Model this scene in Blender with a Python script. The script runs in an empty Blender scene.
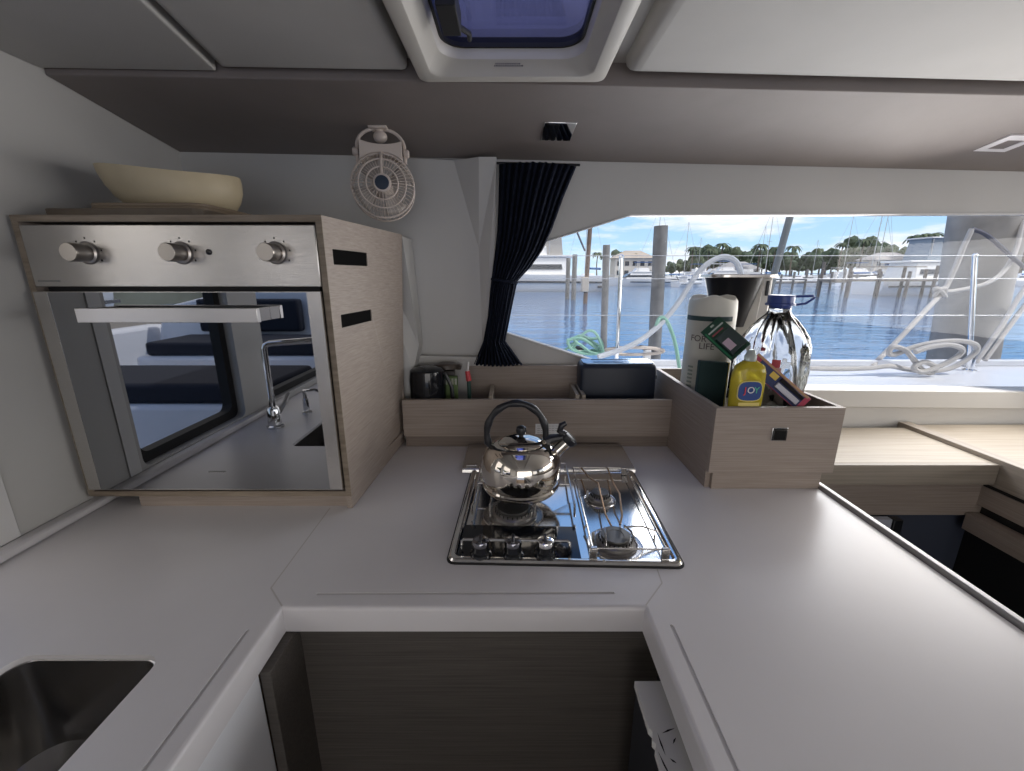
import bpy, bmesh, math, random
from math import sin, cos, pi, radians, sqrt
from mathutils import Vector, Matrix, Euler
from mathutils.geometry import tessellate_polygon

# ------------------------------------------------------------------ camera, world, sun, lights, exposure
C = bpy.context.scene.collection
SC = bpy.context.scene
CZ = 1.48                      # eye height above the cabin sole; shapes below are given relative to eye height
FPX = 420.0
TH = radians(14.74)
cam = bpy.data.objects.new('camera', bpy.data.cameras.new('camera'))
C.objects.link(cam)
cam.data.sensor_width = 36.0
cam.data.lens = FPX / 1024 * 36
cam.data.clip_start = 0.02
cam.data.clip_end = 3000
cam.location = (0, 0, CZ)
cam.rotation_euler = (pi / 2 - TH, 0, 0)
SC.camera = cam
SC.view_settings.view_transform = 'Standard'
SC.view_settings.look = 'None'
SC.view_settings.gamma = 1
SC.view_settings.use_curve_mapping = False
SC.view_settings.exposure = 0.1
SC.cycles.max_bounces = 10
SC.cycles.transparent_max_bounces = 24
SC.cycles.sample_clamp_indirect = 6.0
SC.cycles.use_denoising = True
SC.cycles.caustics_reflective = False
SC.cycles.caustics_refractive = False

world = bpy.data.worlds.new('sky')
SC.world = world
world.use_nodes = True
wn, wl = world.node_tree.nodes, world.node_tree.links
wn.clear()
def wnode(t, **k):
    n = wn.new(t)
    for a, b in k.items():
        setattr(n, a, b)
    return n
w_out = wnode('ShaderNodeOutputWorld'); w_bg = wnode('ShaderNodeBackground')
w_tc = wnode('ShaderNodeTexCoord'); w_sep = wnode('ShaderNodeSeparateXYZ')
wl.new(w_tc.outputs['Generated'], w_sep.inputs[0])
w_ramp = wnode('ShaderNodeValToRGB')
cr = w_ramp.color_ramp
cr.elements[0].position = 0.0; cr.elements[0].color = (0.62, 0.80, 0.95, 1)
cr.elements[1].position = 1.0; cr.elements[1].color = (0.07, 0.20, 0.62, 1)
e = cr.elements.new(0.06); e.color = (0.50, 0.74, 0.97, 1)
e = cr.elements.new(0.16); e.color = (0.33, 0.60, 0.95, 1)
e = cr.elements.new(0.45); e.color = (0.20, 0.42, 0.85, 1)
wl.new(w_sep.outputs['Z'], w_ramp.inputs[0])
# clouds: noise on the direction, stretched flat
w_map = wnode('ShaderNodeMapping'); w_map.inputs['Scale'].default_value = (2.2, 2.2, 11.0)
wl.new(w_tc.outputs['Generated'], w_map.inputs[0])
w_no = wnode('ShaderNodeTexNoise'); w_no.inputs['Scale'].default_value = 1.6
w_no.inputs['Detail'].default_value = 6; w_no.inputs['Roughness'].default_value = 0.58
wl.new(w_map.outputs[0], w_no.inputs['Vector'])
w_cr = wnode('ShaderNodeValToRGB')
w_cr.color_ramp.elements[0].position = 0.50; w_cr.color_ramp.elements[0].color = (0, 0, 0, 1)
w_cr.color_ramp.elements[1].position = 0.64; w_cr.color_ramp.elements[1].color = (1, 1, 1, 1)
wl.new(w_no.outputs['Fac'], w_cr.inputs[0])
w_mix = wnode('ShaderNodeMix', data_type='RGBA')
wl.new(w_cr.outputs[0], w_mix.inputs['Factor'])
wl.new(w_ramp.outputs[0], w_mix.inputs['A'])
w_mix.inputs['B'].default_value = (1.0, 0.98, 0.98, 1)
# extra brightness added to the sky behind the camera to light the cabin
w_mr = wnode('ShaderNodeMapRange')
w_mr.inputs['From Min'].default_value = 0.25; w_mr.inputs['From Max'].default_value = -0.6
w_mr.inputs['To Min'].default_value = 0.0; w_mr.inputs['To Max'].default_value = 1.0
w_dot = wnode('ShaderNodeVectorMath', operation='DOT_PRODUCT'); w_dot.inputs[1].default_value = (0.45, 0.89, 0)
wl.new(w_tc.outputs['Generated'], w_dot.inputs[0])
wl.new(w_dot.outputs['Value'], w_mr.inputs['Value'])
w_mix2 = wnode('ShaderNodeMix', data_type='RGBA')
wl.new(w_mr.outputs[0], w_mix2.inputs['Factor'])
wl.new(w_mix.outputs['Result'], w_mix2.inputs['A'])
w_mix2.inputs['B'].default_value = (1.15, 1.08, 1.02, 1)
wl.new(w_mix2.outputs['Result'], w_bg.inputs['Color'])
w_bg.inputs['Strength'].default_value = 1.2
wl.new(w_bg.outputs[0], w_out.inputs[0])

sun = bpy.data.objects.new('sun', bpy.data.lights.new('sun', 'SUN'))
C.objects.link(sun)
sun.data.energy = 3.4
sun.data.angle = radians(0.8)
sun.data.color = (1.0, 0.96, 0.9)
sun.rotation_euler = Vector((0.78, -0.30, 1.0)).to_track_quat('Z', 'Y').to_euler()

def daylight(name, loc, size, power, look, color=(1.0, 0.955, 0.91)):
    l = bpy.data.lights.new(name, 'AREA'); l.shape = 'RECTANGLE'
    l.size, l.size_y = size; l.energy = power; l.color = color
    o = bpy.data.objects.new(name, l); C.objects.link(o)
    o.location = Vector(loc) + Vector((0, 0, CZ))
    o.rotation_euler = (Vector(loc) - Vector(look)).to_track_quat('Z', 'Y').to_euler()
    return o
# daylight through the saloon's rear door, its far side window and the windscreen openings
daylight('daylight_rear_door', (0.6, -2.85, -0.25), (2.6, 1.3), 17, (0.3, 1.0, -0.4))
daylight('daylight_saloon_window', (3.6, 0.3, -0.1), (2.2, 0.7), 25, (0.0, 0.8, -0.5))
daylight('daylight_front_window', (1.35, 1.75, -0.08), (1.7, 0.55), 24, (0.5, 0.3, -0.75))

# ------------------------------------------------------------------ rays of the photograph, for measuring
cs, sn = cos(TH), sin(TH)
def ray(px, py):
    a = (px - 512) / FPX; b = (385.5 - py) / FPX
    return Vector((a, cs + b * sn, -sn + b * cs))
def PY(px, py, Y): r = ray(px, py); return r * (Y / r.y)
def PZ(px, py, Z): r = ray(px, py); return r * (Z / r.z)
def PX(px, py, X): r = ray(px, py); return r * (X / r.x)
def PP(px, py, p0, n):
    r = ray(px, py); n = Vector(n); return r * (Vector(p0).dot(n) / r.dot(n))

# ------------------------------------------------------------------ materials
MATS = {}
def mat(name, col, rough=0.5, metal=0.0, noise=0.0, nscale=20, bump=0.0, bscale=60, spec=0.5, trans=0.0, ior=1.45, coat=0.0, alpha=1.0, aniso=None, emis=0):
    if name in MATS: return MATS[name]
    m = bpy.data.materials.new(name); m.use_nodes = True
    nt = m.node_tree; n = nt.nodes; l = nt.links
    b = n['Principled BSDF']
    b.inputs['Base Color'].default_value = (*col, 1)
    b.inputs['Roughness'].default_value = rough
    b.inputs['Metallic'].default_value = metal
    b.inputs['Specular IOR Level'].default_value = spec
    b.inputs['Transmission Weight'].default_value = trans
    b.inputs['IOR'].default_value = ior
    b.inputs['Coat Weight'].default_value = coat
    b.inputs['Coat Roughness'].default_value = 0.08
    if noise or bump:
        tc = n.new('ShaderNodeTexCoord')
    if noise:
        t = n.new('ShaderNodeTexNoise'); t.inputs['Scale'].default_value = nscale; t.inputs['Detail'].default_value = 5
        l.new(tc.outputs['Object'], t.inputs['Vector'])
        r = n.new('ShaderNodeMapRange'); r.inputs['From Min'].default_value = 0.3; r.inputs['From Max'].default_value = 0.7
        r.inputs['To Min'].default_value = 1 - noise; r.inputs['To Max'].default_value = 1 + noise
        l.new(t.outputs['Fac'], r.inputs['Value'])
        x = n.new('ShaderNodeVectorMath'); x.operation = 'SCALE'; x.inputs[0].default_value = col
        l.new(r.outputs[0], x.inputs['Scale']); l.new(x.outputs[0], b.inputs['Base Color'])
    if bump:
        t = n.new('ShaderNodeTexNoise'); t.inputs['Scale'].default_value = bscale; t.inputs['Detail'].default_value = 3
        mp = n.new('ShaderNodeMapping')
        if aniso: mp.inputs['Scale'].default_value = aniso
        l.new(tc.outputs['Object'], mp.inputs[0]); l.new(mp.outputs[0], t.inputs['Vector'])
        bp = n.new('ShaderNodeBump'); bp.inputs['Strength'].default_value = bump; bp.inputs['Distance'].default_value = 0.002
        l.new(t.outputs['Fac'], bp.inputs['Height']); l.new(bp.outputs[0], b.inputs['Normal'])
    if emis:
        b.inputs['Emission Color'].default_value = (*col, 1); b.inputs['Emission Strength'].default_value = emis
    MATS[name] = m
    return m

def wood(name, c1, c2, scale=(1.5, 1.5, 90), rough=0.55):
    if name in MATS: return MATS[name]
    m = bpy.data.materials.new(name); m.use_nodes = True
    n = m.node_tree.nodes; l = m.node_tree.links; b = n['Principled BSDF']
    tc = n.new('ShaderNodeTexCoord'); mp = n.new('ShaderNodeMapping'); mp.inputs['Scale'].default_value = scale
    l.new(tc.outputs['Object'], mp.inputs[0])
    t = n.new('ShaderNodeTexNoise'); t.inputs['Scale'].default_value = 2.2; t.inputs['Detail'].default_value = 8; t.inputs['Roughness'].default_value = 0.62
    l.new(mp.outputs[0], t.inputs['Vector'])
    t2 = n.new('ShaderNodeTexNoise'); t2.inputs['Scale'].default_value = 3; t2.inputs['Detail'].default_value = 3
    l.new(tc.outputs['Object'], t2.inputs['Vector'])
    r = n.new('ShaderNodeValToRGB'); r.color_ramp.elements[0].position = 0.33; r.color_ramp.elements[0].color = (*c1, 1)
    r.color_ramp.elements[1].position = 0.66; r.color_ramp.elements[1].color = (*c2, 1)
    l.new(t.outputs['Fac'], r.inputs[0])
    x = n.new('ShaderNodeMix'); x.data_type = 'RGBA'; x.blend_type = 'MULTIPLY'; x.inputs['Factor'].default_value = 0.25
    l.new(r.outputs[0], x.inputs['A']); l.new(t2.outputs['Fac'], x.inputs['B'])
    l.new(x.outputs['Result'], b.inputs['Base Color'])
    bp = n.new('ShaderNodeBump'); bp.inputs['Strength'].default_value = 0.25; bp.inputs['Distance'].default_value = 0.001
    l.new(t.outputs['Fac'], bp.inputs['Height']); l.new(bp.outputs[0], b.inputs['Normal'])
    b.inputs['Roughness'].default_value = rough
    MATS[name] = m
    return m

def pane_mat(name, tint, refl=0.08, gl=(1, 1, 1)):
    m = bpy.data.materials.new(name); m.use_nodes = True
    n = m.node_tree.nodes; l = m.node_tree.links; n.clear()
    o = n.new('ShaderNodeOutputMaterial'); t = n.new('ShaderNodeBsdfTransparent'); t.inputs[0].default_value = (*tint, 1)
    g = n.new('ShaderNodeBsdfGlossy'); g.inputs['Roughness'].default_value = 0.0; g.inputs[0].default_value = (*gl, 1)
    f = n.new('ShaderNodeLayerWeight'); f.inputs['Blend'].default_value = 0.15
    mr = n.new('ShaderNodeMapRange'); mr.inputs['To Min'].default_value = refl * 0.4; mr.inputs['To Max'].default_value = min(1, refl * 4)
    l.new(f.outputs['Fresnel'], mr.inputs['Value'])
    x = n.new('ShaderNodeMixShader'); l.new(mr.outputs[0], x.inputs[0]); l.new(t.outputs[0], x.inputs[1]); l.new(g.outputs[0], x.inputs[2])
    l.new(x.outputs[0], o.inputs[0]); MATS[name] = m
    return m

OAK1, OAK2 = (0.31, 0.253, 0.215), (0.43, 0.362, 0.31)
M_oak_x = wood('light_oak_along_x', OAK1, OAK2, (2.5, 120, 170))
M_oak_y = wood('light_oak_along_y', OAK1, OAK2, (120, 2.5, 170))
M_oak_shelf = wood('pale_oak_shelf', (0.32, 0.275, 0.215), (0.42, 0.365, 0.29), (1.2, 40, 40))
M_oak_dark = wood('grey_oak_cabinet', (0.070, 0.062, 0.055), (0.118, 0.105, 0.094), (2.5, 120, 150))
M_frame = wood('oak_edging', (0.20, 0.155, 0.11), (0.33, 0.27, 0.205), (4, 20, 40))
M_counter = mat('white_solid_surface', (0.64, 0.62, 0.63), 0.32, noise=0.03, nscale=5)
M_groove = mat('groove_solid_surface', (0.55, 0.53, 0.53), 0.4)
M_joint = mat('counter_joint_filler', (0.50, 0.47, 0.45), 0.5)
M_wall = mat('cream_gelcoat_wall', (0.52, 0.51, 0.49), 0.5, noise=0.03, nscale=4, bump=0.05, bscale=200)
M_ceil = mat('ceiling_vinyl', (0.43, 0.42, 0.405), 0.6, noise=0.03, nscale=6, bump=0.05, bscale=300)
M_soffit = mat('taupe_vinyl', (0.21, 0.183, 0.172), 0.55, noise=0.05, nscale=8, bump=0.1, bscale=300)
M_white = mat('white_plastic', (0.68, 0.67, 0.66), 0.4)
M_gel = mat('white_gelcoat', (0.72, 0.73, 0.76), 0.35, noise=0.03, nscale=3)
M_steel = mat('brushed_steel', (0.60, 0.58, 0.56), 0.27, 1.0, bump=0.12, bscale=30, aniso=(1, 1, 30))
M_polish = mat('polished_steel', (0.72, 0.71, 0.69), 0.10, 1.0, bump=0.05, bscale=8)
M_kettle = mat('kettle_steel', (0.66, 0.62, 0.56), 0.07, 1.0)
M_chrome = mat('chrome', (0.82, 0.82, 0.82), 0.05, 1.0)
M_satin = mat('satin_steel', (0.55, 0.53, 0.51), 0.22, 1.0)
M_black = mat('black_plastic', (0.012, 0.013, 0.017), 0.35)
M_blackm = mat('matt_black', (0.01, 0.01, 0.011), 0.7)
M_blkgloss = mat('black_gloss', (0.01, 0.011, 0.014), 0.08)
M_navy = mat('navy_fabric', (0.010, 0.013, 0.024), 0.95, spec=0.15, noise=0.25, nscale=60, bump=0.3, bscale=400)
M_navyc = mat('navy_cushion', (0.012, 0.015, 0.026), 0.85, noise=0.2, nscale=80)
M_iron = mat('burner_iron', (0.10, 0.098, 0.095), 0.38, 0.6)
M_brass = mat('heat_tinted_wire', (0.42, 0.27, 0.16), 0.3, 1.0)
M_fan = mat('old_ivory_plastic', (0.62, 0.54, 0.48), 0.45)
M_fanblue = mat('fan_hub_blue', (0.025, 0.04, 0.065), 0.4)
M_bowl = mat('pale_bamboo_bowl', (0.50, 0.42, 0.28), 0.5, noise=0.08, nscale=14)
M_bowl_in = mat('bowl_dark_rim', (0.30, 0.22, 0.13), 0.5)
M_toast = mat('navy_toaster_enamel', (0.012, 0.018, 0.034), 0.45)
M_toastm = mat('toaster_blue_metal', (0.22, 0.33, 0.5), 0.25, 0.8)
M_seal = mat('black_rubber', (0.008, 0.008, 0.008), 0.6)

# ------------------------------------------------------------------ mesh builder
ORG = {}
def fin(me, flat=False):
    if not flat:
        for p in me.polygons: p.use_smooth = True
        me.set_sharp_from_angle(angle=radians(32))
class MB:
    def __init__(s): s.v = []; s.f = []; s.m = []
    def add(s, vs, fs, m=0, M=None):
        o = len(s.v)
        s.v += [(M @ Vector(v)) if M else Vector(v) for v in vs]
        s.f += [tuple(i + o for i in f) for f in fs]; s.m += [m] * len(fs)
        return s
    def box(s, x0, x1, y0, y1, z0, z1, m=0, M=None):
        v = [(x, y, z) for z in (z0, z1) for y in (y0, y1) for x in (x0, x1)]
        return s.add(v, [(0, 2, 3, 1), (4, 5, 7, 6), (0, 1, 5, 4), (2, 6, 7, 3), (0, 4, 6, 2), (1, 3, 7, 5)], m, M)
    def hexa(s, v, m=0):   # 4 bottom, 4 top
        return s.add(v, [(3, 2, 1, 0), (4, 5, 6, 7), (0, 1, 5, 4), (1, 2, 6, 5), (2, 3, 7, 6), (3, 0, 4, 7)], m)
    def loft(s, rings, m=0, close=False, caps=True, M=None):
        n = len(rings[0]); v = [p for r in rings for p in r]; f = []
        k = len(rings)
        for i in range(k if close else k - 1):
            a = i * n; b = ((i + 1) % k) * n
            for j in range(n):
                f.append((a + j, a + (j + 1) % n, b + (j + 1) % n, b + j))
        if caps and not close:
            f.append(tuple(reversed(range(n)))); f.append(tuple(range((k - 1) * n, k * n)))
        return s.add(v, f, m, M)
    def sheet(s, rows, m=0, M=None):
        n = len(rows[0]); v = [p for r in rows for p in r]
        f = [(i * n + j, i * n + j + 1, (i + 1) * n + j + 1, (i + 1) * n + j) for i in range(len(rows) - 1) for j in range(n - 1)]
        return s.add(v, f, m, M)
    def lathe(s, prof, c=(0, 0, 0), n=32, m=0, M=None, caps=True):
        T = Matrix.Translation(Vector(c)) @ (M or Matrix.Identity(4))
        rings = [[(max(r, 1e-5) * cos(2 * pi * j / n), max(r, 1e-5) * sin(2 * pi * j / n), z) for j in range(n)] for r, z in prof]
        return s.loft(rings, m, caps=caps, M=T)
    def tube(s, pts, r, n=8, m=0, closed=False, M=None):
        pts = [Vector(p) for p in pts]; k = len(pts); rings = []
        rr = r if isinstance(r, (list, tuple)) else [r] * k
        up = None
        for i, p in enumerate(pts):
            if closed: t = pts[(i + 1) % k] - pts[i - 1]
            else: t = pts[min(i + 1, k - 1)] - pts[max(i - 1, 0)]
            t.normalize()
            if up is None:
                up = t.orthogonal().normalized()
            up = (up - t * up.dot(t))
            if up.length < 1e-6: up = t.orthogonal()
            up.normalize(); w = t.cross(up)
            rings.append([tuple(p + (up * cos(2 * pi * j / n) + w * sin(2 * pi * j / n)) * rr[i]) for j in range(n)])
        return s.loft(rings, m, close=closed, M=M)
    def prism(s, outer, holes, fn, t0, t1, m=0, mh=None):
        loops = [list(outer)] + [list(h) for h in holes]
        flat = [p for lp in loops for p in lp]
        tris = tessellate_polygon([[Vector((p[0], p[1], 0)) for p in lp] for lp in loops])
        n = len(flat); v = [fn(p[0], p[1], t0) for p in flat] + [fn(p[0], p[1], t1) for p in flat]
        f = []
        for t in tris:
            f.append(tuple(t)); f.append(tuple(i + n for i in reversed(t)))
        o = 0
        for lp in loops:
            k = len(lp)
            for i in range(k):
                a, b = o + i, o + (i + 1) % k
                f.append((a, b, b + n, a + n))
            o += k
        return s.add(v, f, m)
    def ball(s, c, r, n=16, m=0, sc=(1, 1, 1)):
        prof = [(sin(pi * i / (n // 2)) * r, -cos(pi * i / (n // 2)) * r) for i in range(n // 2 + 1)]
        return s.lathe(prof, c, n, m, Matrix.Diagonal((*sc, 1)))
    def build(s, name, mats, parent=None, bevel=0, seg=2, flat=False, subsurf=0, recalc=True):
        mats = mats if isinstance(mats, (list, tuple)) else [mats]
        if parent is not None: org = ORG[parent.name]
        else:
            xs = [v.x for v in s.v]; ys = [v.y for v in s.v]; zs = [v.z for v in s.v]
            org = Vector(((min(xs) + max(xs)) / 2, (min(ys) + max(ys)) / 2, min(zs)))
        me = bpy.data.meshes.new(name)
        me.from_pydata([tuple(v - org) for v in s.v], [], s.f); me.update()
        for x in mats: me.materials.append(x)
        for p, i in zip(me.polygons, s.m): p.material_index = i
        if recalc:
            b = bmesh.new(); b.from_mesh(me); bmesh.ops.recalc_face_normals(b, faces=b.faces); b.to_mesh(me); b.free()
        fin(me, flat)
        o = bpy.data.objects.new(name, me); C.objects.link(o)
        if parent is not None: o.parent = parent
        else: o.location = org + Vector((0, 0, CZ))
        ORG[o.name] = org
        if bevel:
            d = o.modifiers.new('edge', 'BEVEL'); d.width = bevel; d.segments = seg; d.limit_method = 'ANGLE'; d.angle_limit = radians(40)
        if subsurf:
            d = o.modifiers.new('sub', 'SUBSURF'); d.levels = subsurf; d.render_levels = subsurf
        return o

def thing(name, label, cat, loc=(0, 0, 0), rotz=0, group=None):
    o = bpy.data.objects.new(name, None); C.objects.link(o); o.empty_display_size = 0.05
    o.location = Vector(loc) + Vector((0, 0, CZ)); o.rotation_euler = (0, 0, rotz)
    ORG[o.name] = Vector(loc)
    o['label'] = label; o['category'] = cat
    if group: o['group'] = group
    return o
def tag(o, label, cat, group=None):
    o['label'] = label; o['category'] = cat
    if group: o['group'] = group
    return o
def struct(o):
    o['kind'] = 'structure'; return o
def copy_tree(o, parent=None):
    c = o.copy(); C.objects.link(c)
    if parent: c.parent = parent; c.matrix_parent_inverse = o.matrix_parent_inverse.copy()
    for ch in list(o.children): copy_tree(ch, c)
    return c
def put(o, x, y, z, rz=0, sc=1):
    o.location = (x, y, z + CZ); o.rotation_euler = (0, 0, rz); o.scale = (sc, sc, sc) if not isinstance(sc, tuple) else sc
def ident(u, v, t): return (u, v, t)
def rrect(x0, x1, y0, y1, r, n=6):
    p = []
    for cx, cy, a0 in ((x1 - r, y0 + r, -pi / 2), (x1 - r, y1 - r, 0), (x0 + r, y1 - r, pi / 2), (x0 + r, y0 + r, pi)):
        for i in range(n + 1):
            a = a0 + pi / 2 * i / n; p.append((cx + r * cos(a), cy + r * sin(a)))
    return p
def offset(poly, d):
    k = len(poly); out = []
    for i in range(k):
        a, b, c = Vector(poly[i - 1]), Vector(poly[i]), Vector(poly[(i + 1) % k])
        e1 = (b - a).normalized(); e2 = (c - b).normalized()
        n1 = Vector((-e1.y, e1.x)); n2 = Vector((-e2.y, e2.x))
        m = (n1 + n2); m = m / max(1e-6, m.length_squared) * 2
        out.append(tuple(b + m * d))
    return out
def slab(mb, outer, holes, z0, z1, r, m=0, n=4, both=False):
    """flat board with rounded top edge; outer is counter-clockwise"""
    inner = offset(outer, r)
    tris_loops = [inner] + [list(h) for h in holes]
    mb.add(*cap(tris_loops, z1), m)
    rings = []
    for i in range(n + 1):
        a = pi / 2 * i / n
        rings.append([(p[0], p[1], z1 - r + r * cos(a)) for p in offset(outer, r * (1 - sin(a)))])
    if both:
        for i in range(n + 1):
            a = pi / 2 * i / n
            rings.append([(p[0], p[1], z0 + r - r * sin(a)) for p in offset(outer, r * (1 - cos(a)))])
        mb.loft(rings, m, caps=False); mb.add(*cap(tris_loops, z0), m)
    else:
        rings.append([(p[0], p[1], z0) for p in outer])
        mb.loft(rings, m, caps=False); mb.add(*cap([list(outer)] + [list(h) for h in holes], z0), m)
    for h in holes:
        mb.loft([[(p[0], p[1], z1) for p in h], [(p[0], p[1], z0) for p in h]], m, caps=False)
    return mb
def cap(loops, z):
    flat = [p for lp in loops for p in lp]
    tris = tessellate_polygon([[Vector((p[0], p[1], 0)) for p in lp] for lp in loops])
    return [(p[0], p[1], z) for p in flat], [tuple(t) for t in tris]
def text(name, body, size, material, parent, M, extrude=0.0003, align='CENTER', label=None):
    c = bpy.data.curves.new(name, 'FONT'); c.body = body; c.size = size; c.extrude = extrude; c.align_x = align; c.align_y = 'CENTER'
    t = bpy.data.objects.new(name, c); C.objects.link(t)
    bpy.context.view_layer.update()
    me = bpy.data.meshes.new_from_object(t.evaluated_get(bpy.context.evaluated_depsgraph_get()))
    bpy.data.objects.remove(t)
    org = ORG[parent.name]
    me.transform(Matrix.Translation(-org) @ M); me.materials.clear(); me.materials.append(material)
    o = bpy.data.objects.new(name, me); C.objects.link(o); o.parent = parent; ORG[o.name] = org
    return o
FACE_CAM = Matrix(((1, 0, 0, 0), (0, 0, -1, 0), (0, 1, 0, 0), (0, 0, 0, 1)))   # text in XZ plane read from -Y

# ================================================================== THE CABIN
DECK = -0.56                 # counter height relative to the eye
def WY(x): return 1.53 + 0.05 * x
WP, WN = (0, 1.53, 0), (-0.05, 1, 0)
def PW(px, py): return PP(px, py, WP, WN)

# --- sole
fl = MB().box(-1.15, 4.0, -3.0, 1.5, -1.52, -1.48); struct(fl.build('floor', wood('teak_sole', (0.16, 0.10, 0.06), (0.26, 0.17, 0.10), (1, 20, 20))))
# --- ceiling
base = MB()
hx0, hx1, hy0, hy1 = -0.165, 0.165, 0.60, 1.052
base.prism([(-1.15, -3.0), (4.0, -3.0), (4.0, 1.75), (-1.15, 1.6)], [rrect(hx0, hx1, hy0, hy1, 0.05)], ident, 0.485, 0.56)
struct(base.build('ceiling', M_ceil))
def ceil_panel(outer, name, r=0.02, z0=0.458):
    mb = MB(); t = MB(); slab(t, outer, [], -0.487, -z0, r)
    mb.add([(v.x, v.y, -v.z) for v in t.v], t.f)
    return struct(mb.build(name, M_ceil))
ceil_panel([(-1.05, -2.9), (-0.52, -2.9), (-0.52, 0.3), (-0.668, 1.098), (-1.05, 1.085)], 'trim_1', 0.005, .445)
ceil_panel([(-0.507, -2.9), (-0.238, -2.9), (-0.238, 1.108), (-0.655, 1.094), (-0.507, 0.3)], 'trim_2', 0.016, .447)
ceil_panel([(0.262, -2.9), (3.9, -2.9), (3.9, 1.30), (2.0, 1.20), (1.2, 1.175), (0.262, 1.125)], 'trim_3', 0.030, .447)
# --- sloping soffit panel above the windows
fr = [PZ(45, 75, 0.435), PZ(280, 79, 0.435), PZ(512, 83, 0.435), PZ(770, 89, 0.435), PZ(1024, 95, 0.435), PZ(1330, 102, 0.435)]
fr[0].x = -1.05
bk = [PW(180, 153), PW(300, 155.5), PW(512, 160), PW(770, 166), PW(1024, 172), PW(1330, 178)]
bk[0].x = -1.05
mb = MB()
rings = []
for a, b in zip(fr, bk):
    rings.append([tuple(a), tuple(b), (b.x, b.y, b.z + 0.03), (a.x, a.y + 0.012, a.z + 0.06), (a.x, a.y, a.z + 0.02)])
mb.loft(rings); struct(mb.build('trim_4', M_soffit, bevel=0.003))
SP0 = fr[2]; SN = (fr[4] - fr[0]).cross(bk[2] - fr[2]).normalized()

# --- front wall with the window opening
win = [PW(631, 215), PW(1290, 213), PW(1290, 392), PW(1024, 391), PW(678, 388), PW(500, 331), PW(528, 247)]
hole = [(p.x, p.z) for p in win][::-1]
def fw(u, v, t): return (u, WY(u) + t, v)
mb = MB(); mb.prism([(-1.15, -0.62), (3.9, -0.62), (3.9, 0.49), (-1.15, 0.49)], [hole], fw, 0.0, 0.055)
struct(mb.build('wall_front', M_wall))
mb = MB(); mb.prism(offset(hole, 0.0) if False else hole, [], fw, 0.04, 0.046)
M_pane = pane_mat('tinted_window_glass', (0.93, 0.94, 0.95), 0.03)
struct(mb.build('window_1', M_pane))
# rim around the glass, sill cap
def WQ(x): return 1.455 + 0.05 * x
def PQ(px, py): return PP(px, py, (0, 1.455, 0), WN)
cA, cB = PQ(750, 389), PQ(1290, 393)
cC, cD = PQ(750, 406), PQ(1290, 411)
mb = MB()
xa, xb = 0.862, cB.x
mb.hexa([(xa, WQ(xa) - .008, cC.z), (xb, WQ(xb) - .008, cD.z), (xb, WY(xb), cD.z), (xa, WY(xa), cC.z),
         (xa, WQ(xa) - .008, cA.z), (xb, WQ(xb) - .008, cB.z), (xb, WY(xb), cB.z), (xa, WY(xa), cA.z)])
mb.hexa([(xa, WQ(xa) + .006, -.60), (xb, WQ(xb) + .006, -.60), (xb, WY(xb), -.60), (xa, WY(xa), -.60),
         (xa, WQ(xa) + .006, cC.z), (xb, WQ(xb) + .006, cD.z), (xb, WY(xb), cD.z), (xa, WY(xa), cC.z)])
struct(mb.build('trim_5', M_wall, bevel=0.004))
mb = MB(); mb.tube([fw(h[0], h[1] , -0.002) for h in hole], 0.0035, 6, closed=True)
struct(mb.build('trim_6', M_white))

# --- relief on the wall between oven and curtain: raised panel, tapering facet, lower band
A = PW(454, 161); Bp = PW(480, 161); Cc = PW(479, 249)
L0, L1 = PW(415, 345), PW(482, 353)
mb = MB()
off = -0.008
PR = -0.050
def at(p, o): return (p[0] if not hasattr(p, 'x') else p.x, WY(p.x) + o, p.z)
TL = Vector((-1.05, 0, 0.39)); BL = Vector((-1.05, 0, L0.z)); BR = Vector((L1.x + 0.004, 0, L1.z))
pts_f = [at(TL, off), at(A, off), at(Cc, off), at(BR, off), at(BL, off)]
mb.add(pts_f, [(0, 1, 2, 3, 4)])
Bq = at(Bp, PR); mb.add([at(A, off), Bq, at(Cc, off)], [(0, 1, 2)])
e1, e2 = PW(497, 161), PW(492, 353)
mb.add([Bq, at(e1, PR), at(e2, -0.010), at(BR, off), at(Cc, off)], [(0, 1, 2, 3, 4)])
mb.add([at(BL, off), at(BR, off), at(e2, -0.010), at(e2, 0.0), at(BL, 0.0)], [(0, 1, 2, 3, 4)])
mb.add([at(TL, off), at(A, off), Bq, at(e1, PR), at(e1, 0), at(TL, 0)], [(5, 4, 3, 2, 1, 0)])
mb.add([at(e1, PR), at(e1, 0), at(e2, 0), at(e2, -0.010)], [(0, 1, 2, 3)])
o = mb.build('trim_7', M_wall, flat=True); struct(o)
q0, q1 = PW(415, 347), PW(500, 356)
mb = MB(); mb.hexa([(-1.05, WY(-1.05) - .034, -0.60), (q1.x, WY(q1.x) - .034, -0.60), (q1.x, WY(q1.x), -0.60), (-1.05, WY(-1.05), -0.60),
                    (-1.05, WY(-1.05) - .034, q0.z), (q1.x, WY(q1.x) - .034, q1.z), (q1.x, WY(q1.x), q1.z), (-1.05, WY(-1.05), q0.z)])
struct(mb.build('trim_8', M_wall, bevel=0.003))
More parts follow.
